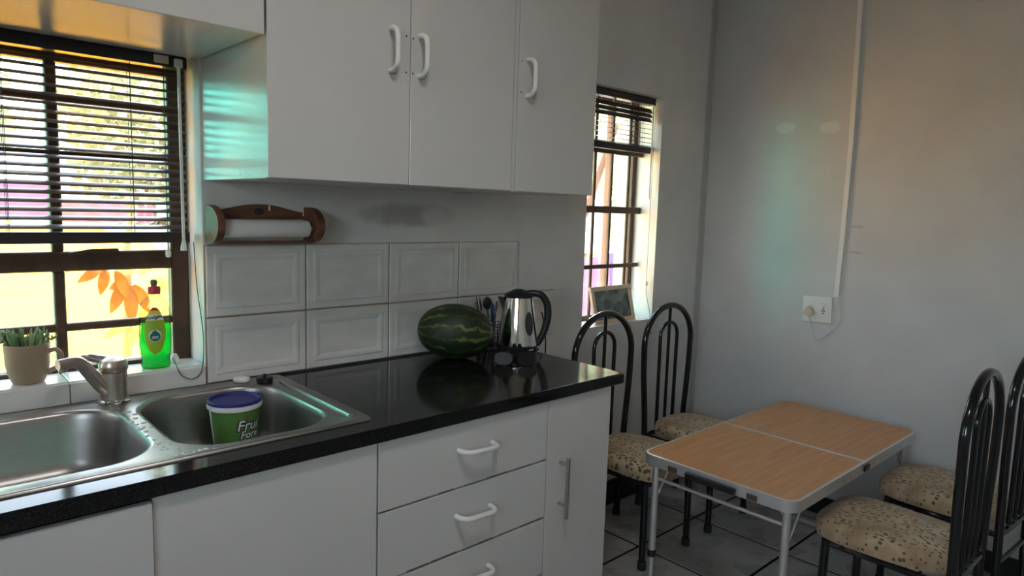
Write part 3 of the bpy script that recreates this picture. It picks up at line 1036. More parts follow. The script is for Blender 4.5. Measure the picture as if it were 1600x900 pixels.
lab = tub_band('label', to_cam - 1.12, to_cam + 4.6, .034, .126, 'tub_green', .0006, 60)
tub_band('label_band', to_cam - 1.12, to_cam + 4.6, .022, .034, 'tub_tan', .0005, 60)


def tub_text(body, size, a_start, z, m, off, bold):
    # letters run anticlockwise seen from above: left to right for the viewer
    fn = lambda x, y: on_tub(a_start + x / .057, z + y, off)
    return obj('lettering', text_bm(body, size, fn, shear=.18, bold=bold), m, lab, smooth=False)


tub_text('Frui', .036, to_cam + .06, .078, 'tub_dark', .0010, .0034)
tub_text('Frui', .036, to_cam + .06, .078, 'tub_white', .0016, .0004)
tub_text('Fore', .027, to_cam + .20, .057, 'tub_dark', .0010, .0030)
tub_text('Fore', .027, to_cam + .20, .057, 'tub_white', .0016, .0003)
bm = B()
ring = [bm.verts.new(on_tub(to_cam + .18 + .20 * math.cos(t) + .08 * math.sin(t), .043 + .010 * math.sin(t), .0012)) for t in [2 * PI * k / 20 for k in range(20)]]
bm.faces.new(ring); obj('printed_berry', bm, 'tub_dark', lab)
bm = B()
for k in range(4):
    ring = [bm.verts.new(on_tub(to_cam + .40 + .11 * k + .035 * math.cos(t), .114 + .0022 * k % 2 * .001 + .003 * math.sin(t), .0012)) for t in [2 * PI * q / 10 for q in range(10)]]
    bm.faces.new(ring)
obj('printed_fruit', bm, 'cap_red', lab)

# ------------------------------------------------------------------ things on the sill
# washing-up liquid bottle
BO = Vector((-1.161, .040, .8897))
bot = empty('dish_soap_bottle', BO, 'clear bottle of green washing-up liquid with red cap on the window sill', 'bottle')
BR = Matrix.Rotation(-.262, 3, 'Z')
bw_prof = [(0, .032), (.006, .0345), (.016, .0345), (.024, .0330), (.034, .0345), (.060, .0380), (.090, .0388), (.120, .0368), (.150, .0352), (.166, .0335), (.176, .0290), (.184, .0190), (.190, .0132), (.195, .0125)]


def bw(z):
    for (z0, w0), (z1, w1) in zip(bw_prof, bw_prof[1:]):
        if z0 <= z <= z1:
            t = (z - z0) / (z1 - z0); return w0 + (w1 - w0) * t
    return bw_prof[-1][1]


def on_bottle(th, z, off=0.0, k=.62):
    w = bw(z) + off
    d = min(bw(z) * k + (.004 if z > .18 else 0), .0235) + off
    return BO + BR @ Vector((w * math.sin(th), -d * math.cos(th), z))


def bottle_shell(bm, z0, z1, off, n=36, steps=26):
    zs_ = [z0 + (z1 - z0) * i / steps for i in range(steps + 1)]
    loops = []
    for z in zs_:
        loops.append([on_bottle(2 * PI * j / n, z, off + (.0006 * math.sin(9 * 2 * PI * j / n + z * 260) if z < .06 else 0)) for j in range(n)])
    loft(bm, loops, True, True)
    return bm


bm = B(); bottle_shell(bm, .0008, .195, 0); obj('bottle_wall', bm, 'bottle_clear', bot)
bm = B(); bottle_shell(bm, .002, .117, -.0012); obj('liquid', bm, 'green_liquid', bot)
bm = B(); lathe(bm, [(0, .1945), (.0150, .1945), (.0155, .197), (.0155, .211), (.0140, .2135), (.0075, .214), (.0070, .218), (.0085, .221), (.0090, .226), (.0065, .231), (0, .231)], BO, 24)
for f in bm.faces: f.material_index = 1 if f.calc_center_median().z - BO.z > .2175 else 0
obj('cap', bm, ['cap_red', 'cap_tip'], bot)
LC, LH, LW = .100, .0625, .0245     # label centre height, half height, half width


def lab_pt(u, v, off=.0009):
    """label coordinates in metres: u across, v up from the label centre"""
    z = LC + v
    return on_bottle(math.asin(max(-.95, min(.95, u / (bw(z) + off)))), z, off)


def lab_w(v):
    t = max(-1, min(1, v / LH)); w = LW * math.sqrt(max(0, 1 - t * t))
    return w * (.80 if t > 0 else 1) if t > 0 else w


def label_piece(name, v0, v1, m, off=.0009, n=14, mcol=14, parent=None):
    bm = B(); rows = []
    for i in range(n + 1):
        v = v0 + (v1 - v0) * i / n
        w = LW * math.sqrt(max(1e-4, 1 - (v / LH) ** 2)) * (1 - .12 * max(0, v / LH))
        rows.append([bm.verts.new(lab_pt(-w + 2 * w * j / mcol, v, off)) for j in range(mcol + 1)])
    for a, c in zip(rows, rows[1:]):
        for j in range(mcol): bm.faces.new((a[j], a[j + 1], c[j + 1], c[j]))
    return obj(name, bm, m, parent or bot)


lab2 = label_piece('label', -.0622, .0622, 'label_green')
label_piece('label_panel', .0535, .0620, 'label_red', .0013, parent=lab2)
label_piece('label_panel', .0440, .0533, 'label_yellow', .0013, parent=lab2)
label_piece('label_panel', .0285, .0438, 'label_white', .0013, parent=lab2)
obj('lettering', text_bm('Sunlight', .0125, lambda x, y: lab_pt(x - .0225, y + .0325 + .10 * (x - .0225), .0018), shear=.25, bold=.0004), 'label_text', lab2, smooth=False)
bm = B()
ring = [bm.verts.new(lab_pt(.0148 * math.cos(t), -.012 + .0160 * math.sin(t), .0014)) for t in [2 * PI * k / 24 for k in range(24)]]; bm.faces.new(ring)
obj('label_ring', bm, 'label_white', lab2)
bm = B(); pts = [(.0125 * math.cos(t), -.014 + .0125 * math.sin(t)) for t in [math.radians(150 + 240 * k / 20) for k in range(21)]] + [(.005, -.002), (0, .0035), (-.005, -.002)]
bm.faces.new([bm.verts.new(lab_pt(u, v, .0018)) for u, v in pts]); obj('drop_emblem', bm, 'label_teal', lab2)
for q in (0, 1):
    bm = B(); w = .0075
    bm.faces.new([bm.verts.new(lab_pt(u, v, .0021)) for u, v in ((-w, -.0155 - .0035 * q), (w, -.0155 - .0035 * q), (w, -.0137 - .0035 * q), (-w, -.0137 - .0035 * q))]); obj('label_line', bm, 'label_white', lab2, smooth=False)

# mug with succulents
MG = Vector((-1.436, .048, .8897))
mug = empty('potted_succulent', MG, 'beige ceramic mug planted with spiky green succulents on the window sill', 'plant')
bm = B(); lathe(bm, [(0, 0), (.030, 0), (.033, .004), (.040, .022), (.0445, .045), (.0455, .070), (.0465, .092), (.0455, .0945), (.0435, .092), (.042, .070), (.040, .045), (.030, .012), (0, .010)], MG, 44)
mg = obj('mug', bm, 'mug_clay', mug)
hd = Vector((.80, -.42, 0)).normalized()
bm = B(); tube(bm, smooth_path([MG + hd * .043 + Vector((0, 0, .074)), MG + hd * .060 + Vector((0, 0, .077)), MG + hd * .070 + Vector((0, 0, .062)), MG + hd * .064 + Vector((0, 0, .040)), MG + hd * .042 + Vector((0, 0, .024))], 6), .0055, 10)
obj('handle', bm, 'mug_clay', mg)
bm = B(); lathe(bm, [(.0425, .082), (.03, .085), (0, .087)], MG, 24); obj('soil', bm, 'soil', mug)


def spike(base, d, ln, r, m):
    bm = B(); d = Vector(d).normalized(); base = Vector(base)
    bend = Vector((0, 0, ln * .18))
    pts = smooth_path([base, base + d * ln * .4, base + d * ln * .8 + bend * .5, base + d * ln + bend], 3)
    k = len(pts)
    tube(bm, pts, [r * (.7 + .5 * (i / k)) if i < k * .5 else r * 1.05 * (1 - ((i - k * .5) / (k * .5)) ** 2 * .9) for i in range(k)], 7)
    obj('leaf', bm, m, mug)


for k in range(60):
    a = random.uniform(0, 2 * PI); q = math.sqrt(random.random()) * .036
    spike(MG + Vector((q * math.cos(a), q * math.sin(a), .083)), (math.cos(a) * q * 12 + random.uniform(-.25, .25), math.sin(a) * q * 12 + random.uniform(-.25, .25), 1), random.uniform(.018, .042), random.uniform(.0022, .0032), random.choice(('succulent', 'succulent_pale')))
rc = MG + Vector((-.052, .012, .100))
bm = B(); tube(bm, smooth_path([MG + Vector((-.020, .004, .085)), MG + Vector((-.036, .008, .100)), rc], 4), .005, 8); obj('stem', bm, 'succulent', mug)
for k in range(26):
    a = k * 2.4; e_ = .1 + .045 * k
    spike(rc, (math.cos(a) * math.cos(e_), math.sin(a) * math.cos(e_), math.sin(e_) + .1), .036 - .0006 * k, .0042, random.choice(('succulent', 'succulent_pale')))
for k in range(5):
    a = k * 1.3
    spike(MG + Vector((.047, -.012, .098)), (math.cos(a), math.sin(a), .7), .014, .0025, 'succulent_pale')

# wire with a little white plug hanging in the corner of the sill
wr = empty('thin_cable', (-1.085, .06, .8897), 'thin dark wire hanging down the window corner to a small white plug', 'cable')
bm = B(); tube(bm, smooth_path([(-1.0535, .060, 1.216), (-1.0545, .040, 1.10), (-1.0535, .015, 1.02), (-1.0560, -.008, .960), (-1.060, -.0135, .900), (-1.068, -.0145, .870), (-1.090, -.0145, .858), (-1.115, -.0135, .872), (-1.124, -.011, .893), (-1.121, .02, .901), (-1.118, .050, .905)], 6), .0012, 6); obj('wire', bm, 'cord_black', wr)
bm = B(); lathe(bm, [(0, 0), (.013, 0), (.0135, .006), (.010, .016), (.006, .024), (0, .025)], (-1.108, .066, .8899), 16); obj('plug', bm, 'cord_white', wr)

# ------------------------------------------------------------------ paper towel holder
th_ = empty('paper_towel_holder', (-.9, -.05, 1.2135), 'dark pine wall holder with a white paper roll above the tiles', 'holder')


def dplate(x0, x1, z0, z1, dep, m):
    bm = B(); n = 18; zc, rz = (z0 + z1) / 2, (z1 - z0) / 2
    lp = [(-.011, z0), (-.011, z1)] + [(-.011 - (dep - .011) * math.cos(math.radians(t)) ** .8, zc + rz * math.sin(math.radians(t))) for t in [90 - 180 * k / n for k in range(1, n)]]
    prism(bm, lp, x0, x1, 'x')
    return obj('end_plate', bm, m, th_, angle=30)


p1 = dplate(-1.0470, -1.0280, 1.2145, 1.318, .106, ['pine_dark'])
tag(p1, 'left wooden end plate')
dplate(-.772, -.752, 1.2145, 1.318, .106, ['pine_dark'])
bm = B(); n = 24
lp = [(-1.0278, 1.283), (-.7722, 1.283)] + [(-.7722 - .2556 * k / n, 1.303 + .021 * math.sin(PI * k / n) ** 1.6 * (1 + .05 * math.sin(9 * k / n))) for k in range(n + 1)]
prism(bm, lp, -.0115, -.001, 'y'); obj('backboard', bm, 'pine_dark', th_, angle=30)
bm = B(); lathe(bm, [(0, 0), (.006, 0), (.006, .002), (.0236, .002), (.0240, .004), (.0240, .240), (.0232, .2425), (.006, .2425), (.006, .2556), (0, .2556)], (-1.0278, -.062, 1.2575), 32, M=Matrix.Rotation(PI / 2, 3, 'Y')); obj('paper_roll', bm, 'paper', th_)
bm = B(); tube(bm, [(-1.0278, -.075, 1.2225), (-.7722, -.075, 1.2225)], .004, 10); tube(bm, [(-1.0278, -.030, 1.219), (-.7722, -.030, 1.219)], .004, 10); obj('tear_rod', bm, 'pine_dark', th_)
bm = B(); box(bm, -.876, -.871, -.0128, -.0110, 1.306, 1.3205); box(bm, -.7745, -.7715, -.0128, -.0110, 1.292, 1.314); obj('paint_drip', bm, 'white_plastic', th_, smooth=False)
bm = B(); ring = [bm.verts.new((-.902 + .014 * math.cos(t), -.0118, 1.303 + .010 * math.sin(t))) for t in [PI * 2 * k / 16 for k in range(16)]]; bm.faces.new(ring); obj('burnt_emblem', bm, 'tub_dark', th_)

# ------------------------------------------------------------------ watermelon, kettle, cutlery, sunglasses
mb = B()
a_, b_m = .124, .0905
prof = [(b_m * math.sin(PI * k / 28) ** .93, -a_ * math.cos(PI * k / 28)) for k in range(29)]
prof[0] = (0, -a_); prof[-1] = (0, a_)
lathe(mb, prof, (0, 0, 0), 48, M=Matrix.Rotation(PI / 2, 3, 'Y'))
mel = obj('watermelon', mb, 'melon_rind')
mel.location = (-.303, -.135, .8353 + .0905)
mel.rotation_euler = (0.4, math.radians(4), math.radians(-38))
tag(mel, 'large striped green watermelon on the black worktop', 'watermelon')

KC = Vector((-.078, -.196, .8353))
ket = empty('electric_kettle', KC, 'shiny steel electric kettle with black lid and handle at the worktop end', 'kettle')
kr = Vector((.7325, -.6808, 0))
KM = Matrix(((kr.x, -kr.y, 0), (kr.y, kr.x, 0), (0, 0, 1)))   # local x -> image right
bm = B(); lathe(bm, [(0, 0), (.070, 0), (.0715, .003), (.070, .011), (.060, .013), (0, .013)], KC, 44); obj('power_base', bm, 'black_plastic', ket)
bm = B(); lathe(bm, [(0, .0132), (.067, .0132), (.0695, .017), (.0695, .033), (0, .0335)], KC, 44); kb = obj('lower_band', bm, 'black_plastic', ket)


def krad(z): return .0685 - (.0685 - .0485) * max(0, (z - .034) / (.197 - .034)) ** 1.25


bm = B()
kp = [(krad(z), z) for z in [.034 + (.197 - .034) * k / 16 for k in range(17)]]
lathe(bm, [(.0690, .0337), (.0692, .037)] + kp + [(.046, .1985), (.0, .1985)], KC, 56)
body_k = obj('body', bm, 'mirror_steel', ket)
# spout: a folded steel beak on the left
bm = B()
sp_pts = lambda *L_: [KC + KM @ Vector(p) for p in L_]
A = sp_pts((-krad(.150) + .001, 0, .150), (-.047, -.024, .1965), (-.074, 0, .1985), (-.047, .024, .1965), (-.044, 0, .197))
v = [bm.verts.new(p) for p in A]
for f in ((0, 1, 2), (0, 2, 3), (1, 4, 2), (2, 4, 3)): bm.faces.new([v[i] for i in f])
obj('spout', bm, 'mirror_steel', ket, smooth=False)
bm = B(); lathe(bm, [(.050, .1986), (.051, .201), (.046, .209), (.030, .216), (.020, .222), (.010, .2245), (0, .225)], KC, 40); lathe(bm, [(.050, .1986), (0, .1986)], KC, 40)
obj('lid', bm, 'black_plastic', ket)
hp = [(.020, 0, .209), (.050, 0, .2115), (.078, 0, .205), (.096, 0, .182), (.1015, 0, .150), (.099, 0, .115), (.090, 0, .080), (.078, 0, .052), (.0665, 0, .032)]
hpp = smooth_path([KC + KM @ Vector(p) for p in hp], 5)
bm = B(); tube(bm, hpp, [.010 + .0035 * math.sin(PI * i / (len(hpp) - 1)) for i in range(len(hpp))], 12, flat=1.0); obj('handle', bm, 'black_plastic', ket)
# water-level window
bm = B(); rows = []
for i in range(13):
    t = -1 + 2 * i / 12; z = .112 + .040 * t; w = .27 * math.sqrt(max(.004, 1 - t * t))
    rows.append([bm.verts.new(KC + KM @ Vector(((krad(z) + .0012) * math.cos(-.90 + w * s), (krad(z) + .0012) * math.sin(-.90 + w * s), z))) for s in (-1, -.5, 0, .5, 1)])
for a, c in zip(rows, rows[1:]):
    for j in range(4): bm.faces.new((a[j], a[j + 1], c[j + 1], c[j]))
obj('water_gauge', bm, 'dark_smoke', ket)
bm = B()
for k in range(5):
    a = -.95 + .055 * k
    box(bm, -.0012, .0012, -.0004, .0004, -.0022, .0022, M=Matrix.Translation(KC + KM @ Vector((.0699 * math.cos(a), .0699 * math.sin(a), .024))))
obj('maker_mark', bm, 'cord_white', kb, smooth=False)
bm = B(); tube(bm, smooth_path([KC + KM @ Vector((.062, .02, .008)), KC + KM @ Vector((.070, .060, .006)), Vector((.004, -.050, .8395)), Vector((.030, -.020, .800)), Vector((.150, -.010, .690)), Vector((.240, -.010, .720)), Vector((.254, -.010, .790)), Vector((.243, -.010, .872)), Vector((.226, -.010, .930))], 6), .0028, 8); obj('cord', bm, 'cord_black', ket)

CC = Vector((-.100, -.072, .8353))
cad = empty('cutlery_caddy', CC, 'dark blue wire cutlery basket between watermelon and kettle', 'caddy')
bm = B()
for z in (.004, .026, .048, .070, .092):
    tube(bm, [CC + Vector((.042 * math.cos(t), .042 * math.sin(t), z)) for t in [2 * PI * k / 24 for k in range(24)]], .0016, 6, closed=True)
obj('hoops', bm, 'wire_blue', cad)
first = None
for k in range(20):
    t = 2 * PI * k / 20
    if first is None:
        bm = B(); tube(bm, [(0, 0, .002), (0, 0, .092)], .0014, 6); first = obj('wire', bm, 'wire_blue', cad, local=True); w_ = first
    else: w_ = copy_obj(first, cad)
    w_.location = (.042 * math.cos(t), .042 * math.sin(t), 0)
bm = B(); lathe(bm, [(0, .001), (.042, .001), (.042, .003), (0, .003)], CC, 24); obj('base', bm, 'blue_plastic', cad)


def utensil(name, label, cat, foot, top, mats, head, group='cutlery in the basket'):
    foot, top = CC + Vector(foot), CC + Vector(top)
    root = empty(name, foot, label, cat, group)
    d = (top - foot); ln = d.length; d.normalize()
    hl = {'spoon': .042, 'ladle': .050, 'knife': .085, 'fork': .040, 'grip': .07}[head]
    s = top - d * hl
    bm = B(); tube(bm, [foot, (foot + s) / 2, s + d * .004], [.0028, .0022, .0026], 8, flat=1.6 if head != 'ladle' else 1); obj('shaft', bm, mats[0], root)
    q = d.to_track_quat('Z', 'Y').to_matrix()
    face = Matrix.Rotation(to_cam, 3, 'Z')
    bm = B()
    if head in ('spoon', 'ladle'):
        R_ = .0105 if head == 'spoon' else .021
        n = 10; pr = [(R_ * math.sin(PI * k / n) ** .8, hl * k / n) for k in range(n + 1)]
        pr[0] = (0, 0); pr[-1] = (0, hl)
        lathe(bm, pr, s, 16, M=q @ Matrix.Rotation(-.75, 3, 'Z') @ Matrix.Diagonal((1, .35, 1)))
    elif head == 'fork':
        box(bm, -.008, .008, -.001, .001, 0, .014, M=Matrix.Translation(s) @ (q @ Matrix.Rotation(-.75, 3, 'Z')).to_4x4())
        for x in (-.0068, -.0023, .0023, .0068):
            box(bm, x - .0013, x + .0013, -.001, .001, .013, hl, M=Matrix.Translation(s) @ (q @ Matrix.Rotation(-.75, 3, 'Z')).to_4x4())
    else:
        w = .0085 if head == 'knife' else .010
        pr = [(.4, 0), (.9, .1), (1, .5), (.95, .85), (.5, .97), (0, 1)]
        lathe(bm, [(0, 0)] + [(w * a, hl * c) for a, c in pr], s, 14, M=q @ Matrix.Rotation(-.75, 3, 'Z') @ Matrix.Diagonal((1, .35, 1)))
    obj({'knife': 'handle', 'grip': 'handle', 'ladle': 'ladle_bowl', 'spoon': 'spoon_bowl', 'fork': 'tines'}[head], bm, mats[1], root)


utensil('table_spoon', 'tall steel spoon leaning left in the cutlery basket', 'spoon', (-.010, .005, .006), (-.052, .020, .190), ('spoon_steel', 'spoon_steel'), 'spoon')
utensil('table_spoon', 'upright steel spoon just left of the black ladle', 'spoon', (-.004, .012, .006), (-.036, .018, .198), ('spoon_steel', 'spoon_steel'), 'spoon')
utensil('table_fork', 'steel fork leaning furthest left in the cutlery basket', 'fork', (-.022, -.012, .006), (-.052, -.006, .176), ('spoon_steel', 'spoon_steel'), 'fork')
utensil('ladle', 'black plastic ladle in the cutlery basket', 'ladle', (-.002, -.006, .006), (-.010, .006, .186), ('black_plastic', 'black_plastic'), 'ladle')
utensil('kitchen_knife', 'knife with a blue handle sticking up from the cutlery basket', 'knife', (.000, -.016, .006), (-.004, -.020, .165), ('spoon_steel', 'blue_plastic'), 'grip')
utensil('kitchen_knife', 'knife with a dark wooden handle next to the kettle spout', 'knife', (.014, .004, .006), (.042, .010, .168), ('spoon_steel', 'brown_wood'), 'knife')
utensil('table_spoon', 'steel spoon between blue handle and wooden handle', 'spoon', (.008, -.012, .006), (.020, -.006, .140), ('spoon_steel', 'spoon_steel'), 'spoon')

# sunglasses lying in front of the kettle
SG = Vector((-.213, -.330, .8353))
sg = empty('sunglasses', SG, 'black sunglasses lying folded in front of the kettle', 'sunglasses')
SM = Matrix.Translation(SG) @ Matrix.Rotation(math.radians(-43), 4, 'Z')


def sgp(p): return SM @ Vector(p)


lean = .30
for s in (-1, 1):
    lp = []
    for k in range(28):
        t = 2 * PI * k / 28
        u = .030 * math.copysign(abs(math.cos(t)) ** .75, math.cos(t)); w_ = .0205 * math.copysign(abs(math.sin(t)) ** .8, math.sin(t))
        lp.append((s * .0375 + u, .0215 + w_))
    f3 = lambda x, z, o=0: sgp((x, z * lean + o + .006 * (x / .07) ** 2, z))
    bm = B(); loft(bm, [[f3(x, z, .0008) for x, z in lp], [f3(x, z, -.0008) for x, z in lp]], True, True); obj('lens', bm, 'lens_black', sg)
    bm = B(); tube(bm, [f3(x, z) for x, z in lp], .0022, 8, closed=True); obj('rim', bm, 'black_gloss', sg)
    bm = B(); tube(bm, smooth_path([sgp((s * .066, .014, .032)), sgp((s * .067, .022, .030)), sgp((s * .056, .032, .020)), sgp((-s * .045, .036 + .004 * s, .006)), sgp((-s * .062, .034 + .004 * s, .003))], 5), .0024, 8); obj('temple', bm, 'black_gloss', sg)
    bm = B(); lathe(bm, [(0, 0), (.0028, .0004), (.0024, .002), (0, .0025)], sgp((s * .0665, .006, .012)), 10, M=Matrix.Rotation(PI / 2, 3, 'X')); obj('hinge_stud', bm, 'chrome', sg)
bm = B(); tube(bm, smooth_path([sgp((-.0095, .008, .026)), sgp((0, .008, .029)), sgp((.0095, .008, .026))], 4), .0024, 8); obj('bridge', bm, 'black_gloss', sg)

# ------------------------------------------------------------------ picture frame on the small sill
pf = empty('photo_frame', (.72, .04, .8378), 'small wooden photo frame leaning on the sill of the narrow window', 'picture frame')
PM = Matrix.Translation((.742, .022, .8380)) @ Matrix.Rotation(math.radians(3), 4, 'Z') @ Matrix.Rotation(math.radians(-14), 4, 'X')
fw, fh, ft = .150, .168, .020
bm = B()
for a in ((-fw, fw, 0, ft), (-fw, fw, fh - ft, fh), (-fw, -fw + ft, ft, fh - ft), (fw - ft, fw, ft, fh - ft)):
    box(bm, a[0], a[1], 0, .014, a[2], a[3], .0015, 1, M=PM)
obj('frame', bm, 'photo_frame_wood', pf, smooth=False)
bm = B(); box(bm, -fw + ft, fw - ft, .006, .010, ft, fh - ft, M=PM); obj('print', bm, 'photo_print', pf, smooth=False)

# ------------------------------------------------------------------ wall socket, plug and trunking
sk = empty('wall_socket', (XR, -.6, .87), 'white double power socket plate on the right wall', 'socket')
SKM = Matrix.Translation((XR - .0006, -.5975, .9275)) @ Matrix.Rotation(math.radians(-2.2), 4, 'X') @ Matrix.Rotation(-PI / 2, 4, 'Z')
# local: x to the viewer's right (-y), y into the wall (+x), z up ; front is -y
bm = B(); box(bm, -.064, .064, -.012, 0, -.0575, .0575, .003, 2, M=SKM); plate = obj('plate', bm, 'white_plastic', sk)
bm = B(); box(bm, -.055, .055, -.0135, -.0118, -.034, .034, .001, 1, M=SKM); obj('insert', bm, 'white_plastic', plate)
for x in (-.028, .030):
    bm = B(); box(bm, x - .008, x + .008, -.0165, -.0134, .016, .027, .0015, 1, M=SKM); obj('switch', bm, 'white_plastic', sk)
for k, (x, z) in enumerate(((.030, .006), (.024, -.004), (.033, -.006), (.028, -.015))):
    bm = B(); lathe(bm, [(0, 0), (.0036, 0)], SKM @ Vector((x, -.0137, z)), 12, M=SKM.to_3x3() @ Matrix.Rotation(PI / 2, 3, 'X')); obj('socket_hole', bm, 'hole_dark', sk)
pg = empty('power_plug', (XR - .03, -.57, .88), 'beige three-pin plug with white cord in the wall socket', 'plug')
bm = B(); lp = [(.022 * math.cos(t) * (1 + .12 * math.cos(3 * (t - PI / 2))), .021 * math.sin(t) * (1 + .12 * math.cos(3 * (t - PI / 2)))) for t in [2 * PI * k / 24 for k in range(24)]]
loft(bm, [[SKM @ Vector((-.029 + x * s, y, -.010 + z * s)) for x, z in lp] for y, s in ((-.0138, .92), (-.020, 1), (-.032, 1), (-.038, .9), (-.040, .6))], True, True); obj('plug_body', bm, 'beige_plastic', pg)
cp = [SKM @ Vector(p) for p in ((-.029, -.026, -.028), (-.020, -.028, -.055), (-.012, -.022, -.090), (-.010, -.014, -.118), (.006, -.010, -.134), (.035, -.010, -.118), (.072, -.010, -.082), (.098, -.010, -.045), (.095, -.012, -.005), (.084, -.012, .035), (.088, -.008, .062))]
bm = B(); tube(bm, smooth_path(cp, 6), .0030, 8); obj('cord', bm, 'cord_white', pg)
tk = empty('cable_trunking', (XR, -.678, .992), 'thin white cable trunking running down the right wall to the socket', 'trunking')
cpt = [(-.671, 2.615), (-.673, 2.24), (-.683, 1.64), (-.681, 1.31), (-.676, .992)]
for a, c in zip(cpt, cpt[1:]):
    bm = B(); h = .0095
    loft(bm, [[(XR - .0004, a[0] - h, a[1]), (XR - .0004, a[0] + h, a[1]), (XR - .014, a[0] + h, a[1]), (XR - .014, a[0] - h, a[1])],
              [(XR - .0004, c[0] - h, c[1]), (XR - .0004, c[0] + h, c[1]), (XR - .014, c[0] + h, c[1]), (XR - .014, c[0] - h, c[1])]], True, True)
    obj('trunking_length', bm, 'white_plastic', tk, smooth=False)

# ------------------------------------------------------------------ folding table
TT = .518
X0, X1, Y0, Y1, XM = .2005, 1.269, -1.0745, -.535, .732
tb = empty('folding_table', (.73, -.80, .0005), 'low aluminium folding table with wood-print top', 'table')


def half_loop(x0, x1, y0, y1, r, left):
    out = []
    lp = rrect(x0, x1, y0, y1, r, 7)
    res = []
    for x, y in lp:
        res.append((x, y))
    # square off the corners on the fold side
    sq = []
    n = 8
    quads = [lp[0:n], lp[n:2 * n], lp[2 * n:3 * n], lp[3 * n:4 * n]]      # +x+y, -x+y, -x-y, +x-y
    cor = [(x1, y1), (x0, y1), (x0, y0), (x1, y0)]
    for k, qd in enumerate(quads):
        fold = (k in (0, 3)) if left else (k in (1, 2))
        sq += [cor[k]] * len(qd) if fold else qd
    out = []
    for p in sq:
        if not out or (Vector(p) - Vector(out[-1])).length > 1e-6: out.append(p)
    return out


for left, (a, c) in ((True, (X0, XM - .0008)), (False, (XM + .0008, X1))):
    R_ = .045
    outer_l = half_loop(a, c, Y0, Y1, R_, left)
    i_ = .008
    inner_l = half_loop(a + i_, c - i_, Y0 + i_, Y1 - i_, R_ - i_, left)
    bm = B()
    ro = lambda lp, z: [(x, y, z) for x, y in lp]
    loft(bm, [ro(inner_l, TT - .036), ro(outer_l, TT - .036), ro(outer_l, TT - .004), ro(outer_l, TT), ro(inner_l, TT + .0008), ro(inner_l, TT - .012)])
    obj('rim', bm, 'aluminium', tb, angle=30)
    bm = B(); prism(bm, inner_l, TT - .012, TT, 'z'); obj('table_panel', bm, 'table_wood', tb, smooth=False)
# legs
for x, sx in ((X0 + .030, -1), (X1 - .040, 1)):
    for y, sy in ((Y0 + .034, -1), (Y1 - .045, 1)):
        bm = B(); tube(bm, [(x, y, TT - .013), (x, y, .150)], .0125, 14); lg = obj('leg', bm, 'aluminium', tb)
        bm = B(); lathe(bm, [(.0127, .150), (.015, .151), (.015, .174), (.0127, .175)], (x, y, 0), 16); obj('collar', bm, 'black_plastic', lg)
        bm = B(); tube(bm, smooth_path([(x, y, .152), (x, y, .06), (x, y, .016), (x, y - sy * .012, .0095), (x, y - sy * .05, .0095)], 5), .0095, 12); obj('foot_tube', bm, 'aluminium', lg)
    bm = B(); tube(bm, [(x, Y0 + .034, .432), (x, Y1 - .045, .432)], .0065, 10); obj('cross_bar', bm, 'aluminium', tb)
    bm = B(); tube(bm, [(x, Y0 + .034 - 0, .0095), (x, Y1 - .045, .0095)], .0092, 10); obj('floor_bar', bm, 'aluminium', tb)
    for y in (Y0 + .034, Y1 - .045):
        bm = B(); tube(bm, [(x, y, .345), (x - sx * .125, y, TT - .016)], .004, 8); obj('brace', bm, 'aluminium', tb)
bm = B(); box(bm, X0 - .014, X0 - .0005, -.893, -.717, TT - .0345, TT - .0135, .005, 2)
tag(obj('carry_handle', bm, 'black_plastic', tb), 'black plastic carrying handle')
for y in (-.665, -.945):
    bm = B(); box(bm, X0 - .006, X0 - .0005, y - .017, y + .017, TT - .033, TT - .015, .0015, 1); obj('latch', bm, 'latch_bronze', tb, smooth=False)
bm = B(); box(bm, XM - .022, XM + .022, Y0 - .006, Y0 - .0005, TT - .030, TT - .010, .0015, 1); obj('hinge', bm, 'black_plastic', tb, smooth=False)
for x in (.30, .42, .55, .66, .80, .92, 1.06, 1.17, 1.225):
    bm = B(); lathe(bm, [(0, .002), (.003, .0012), (.0038, 0)], (x, Y0 - .0003, TT - .020), 10, M=Matrix.Rotation(PI / 2, 3, 'X')); obj('rivet', bm, 'brushed_steel', tb)

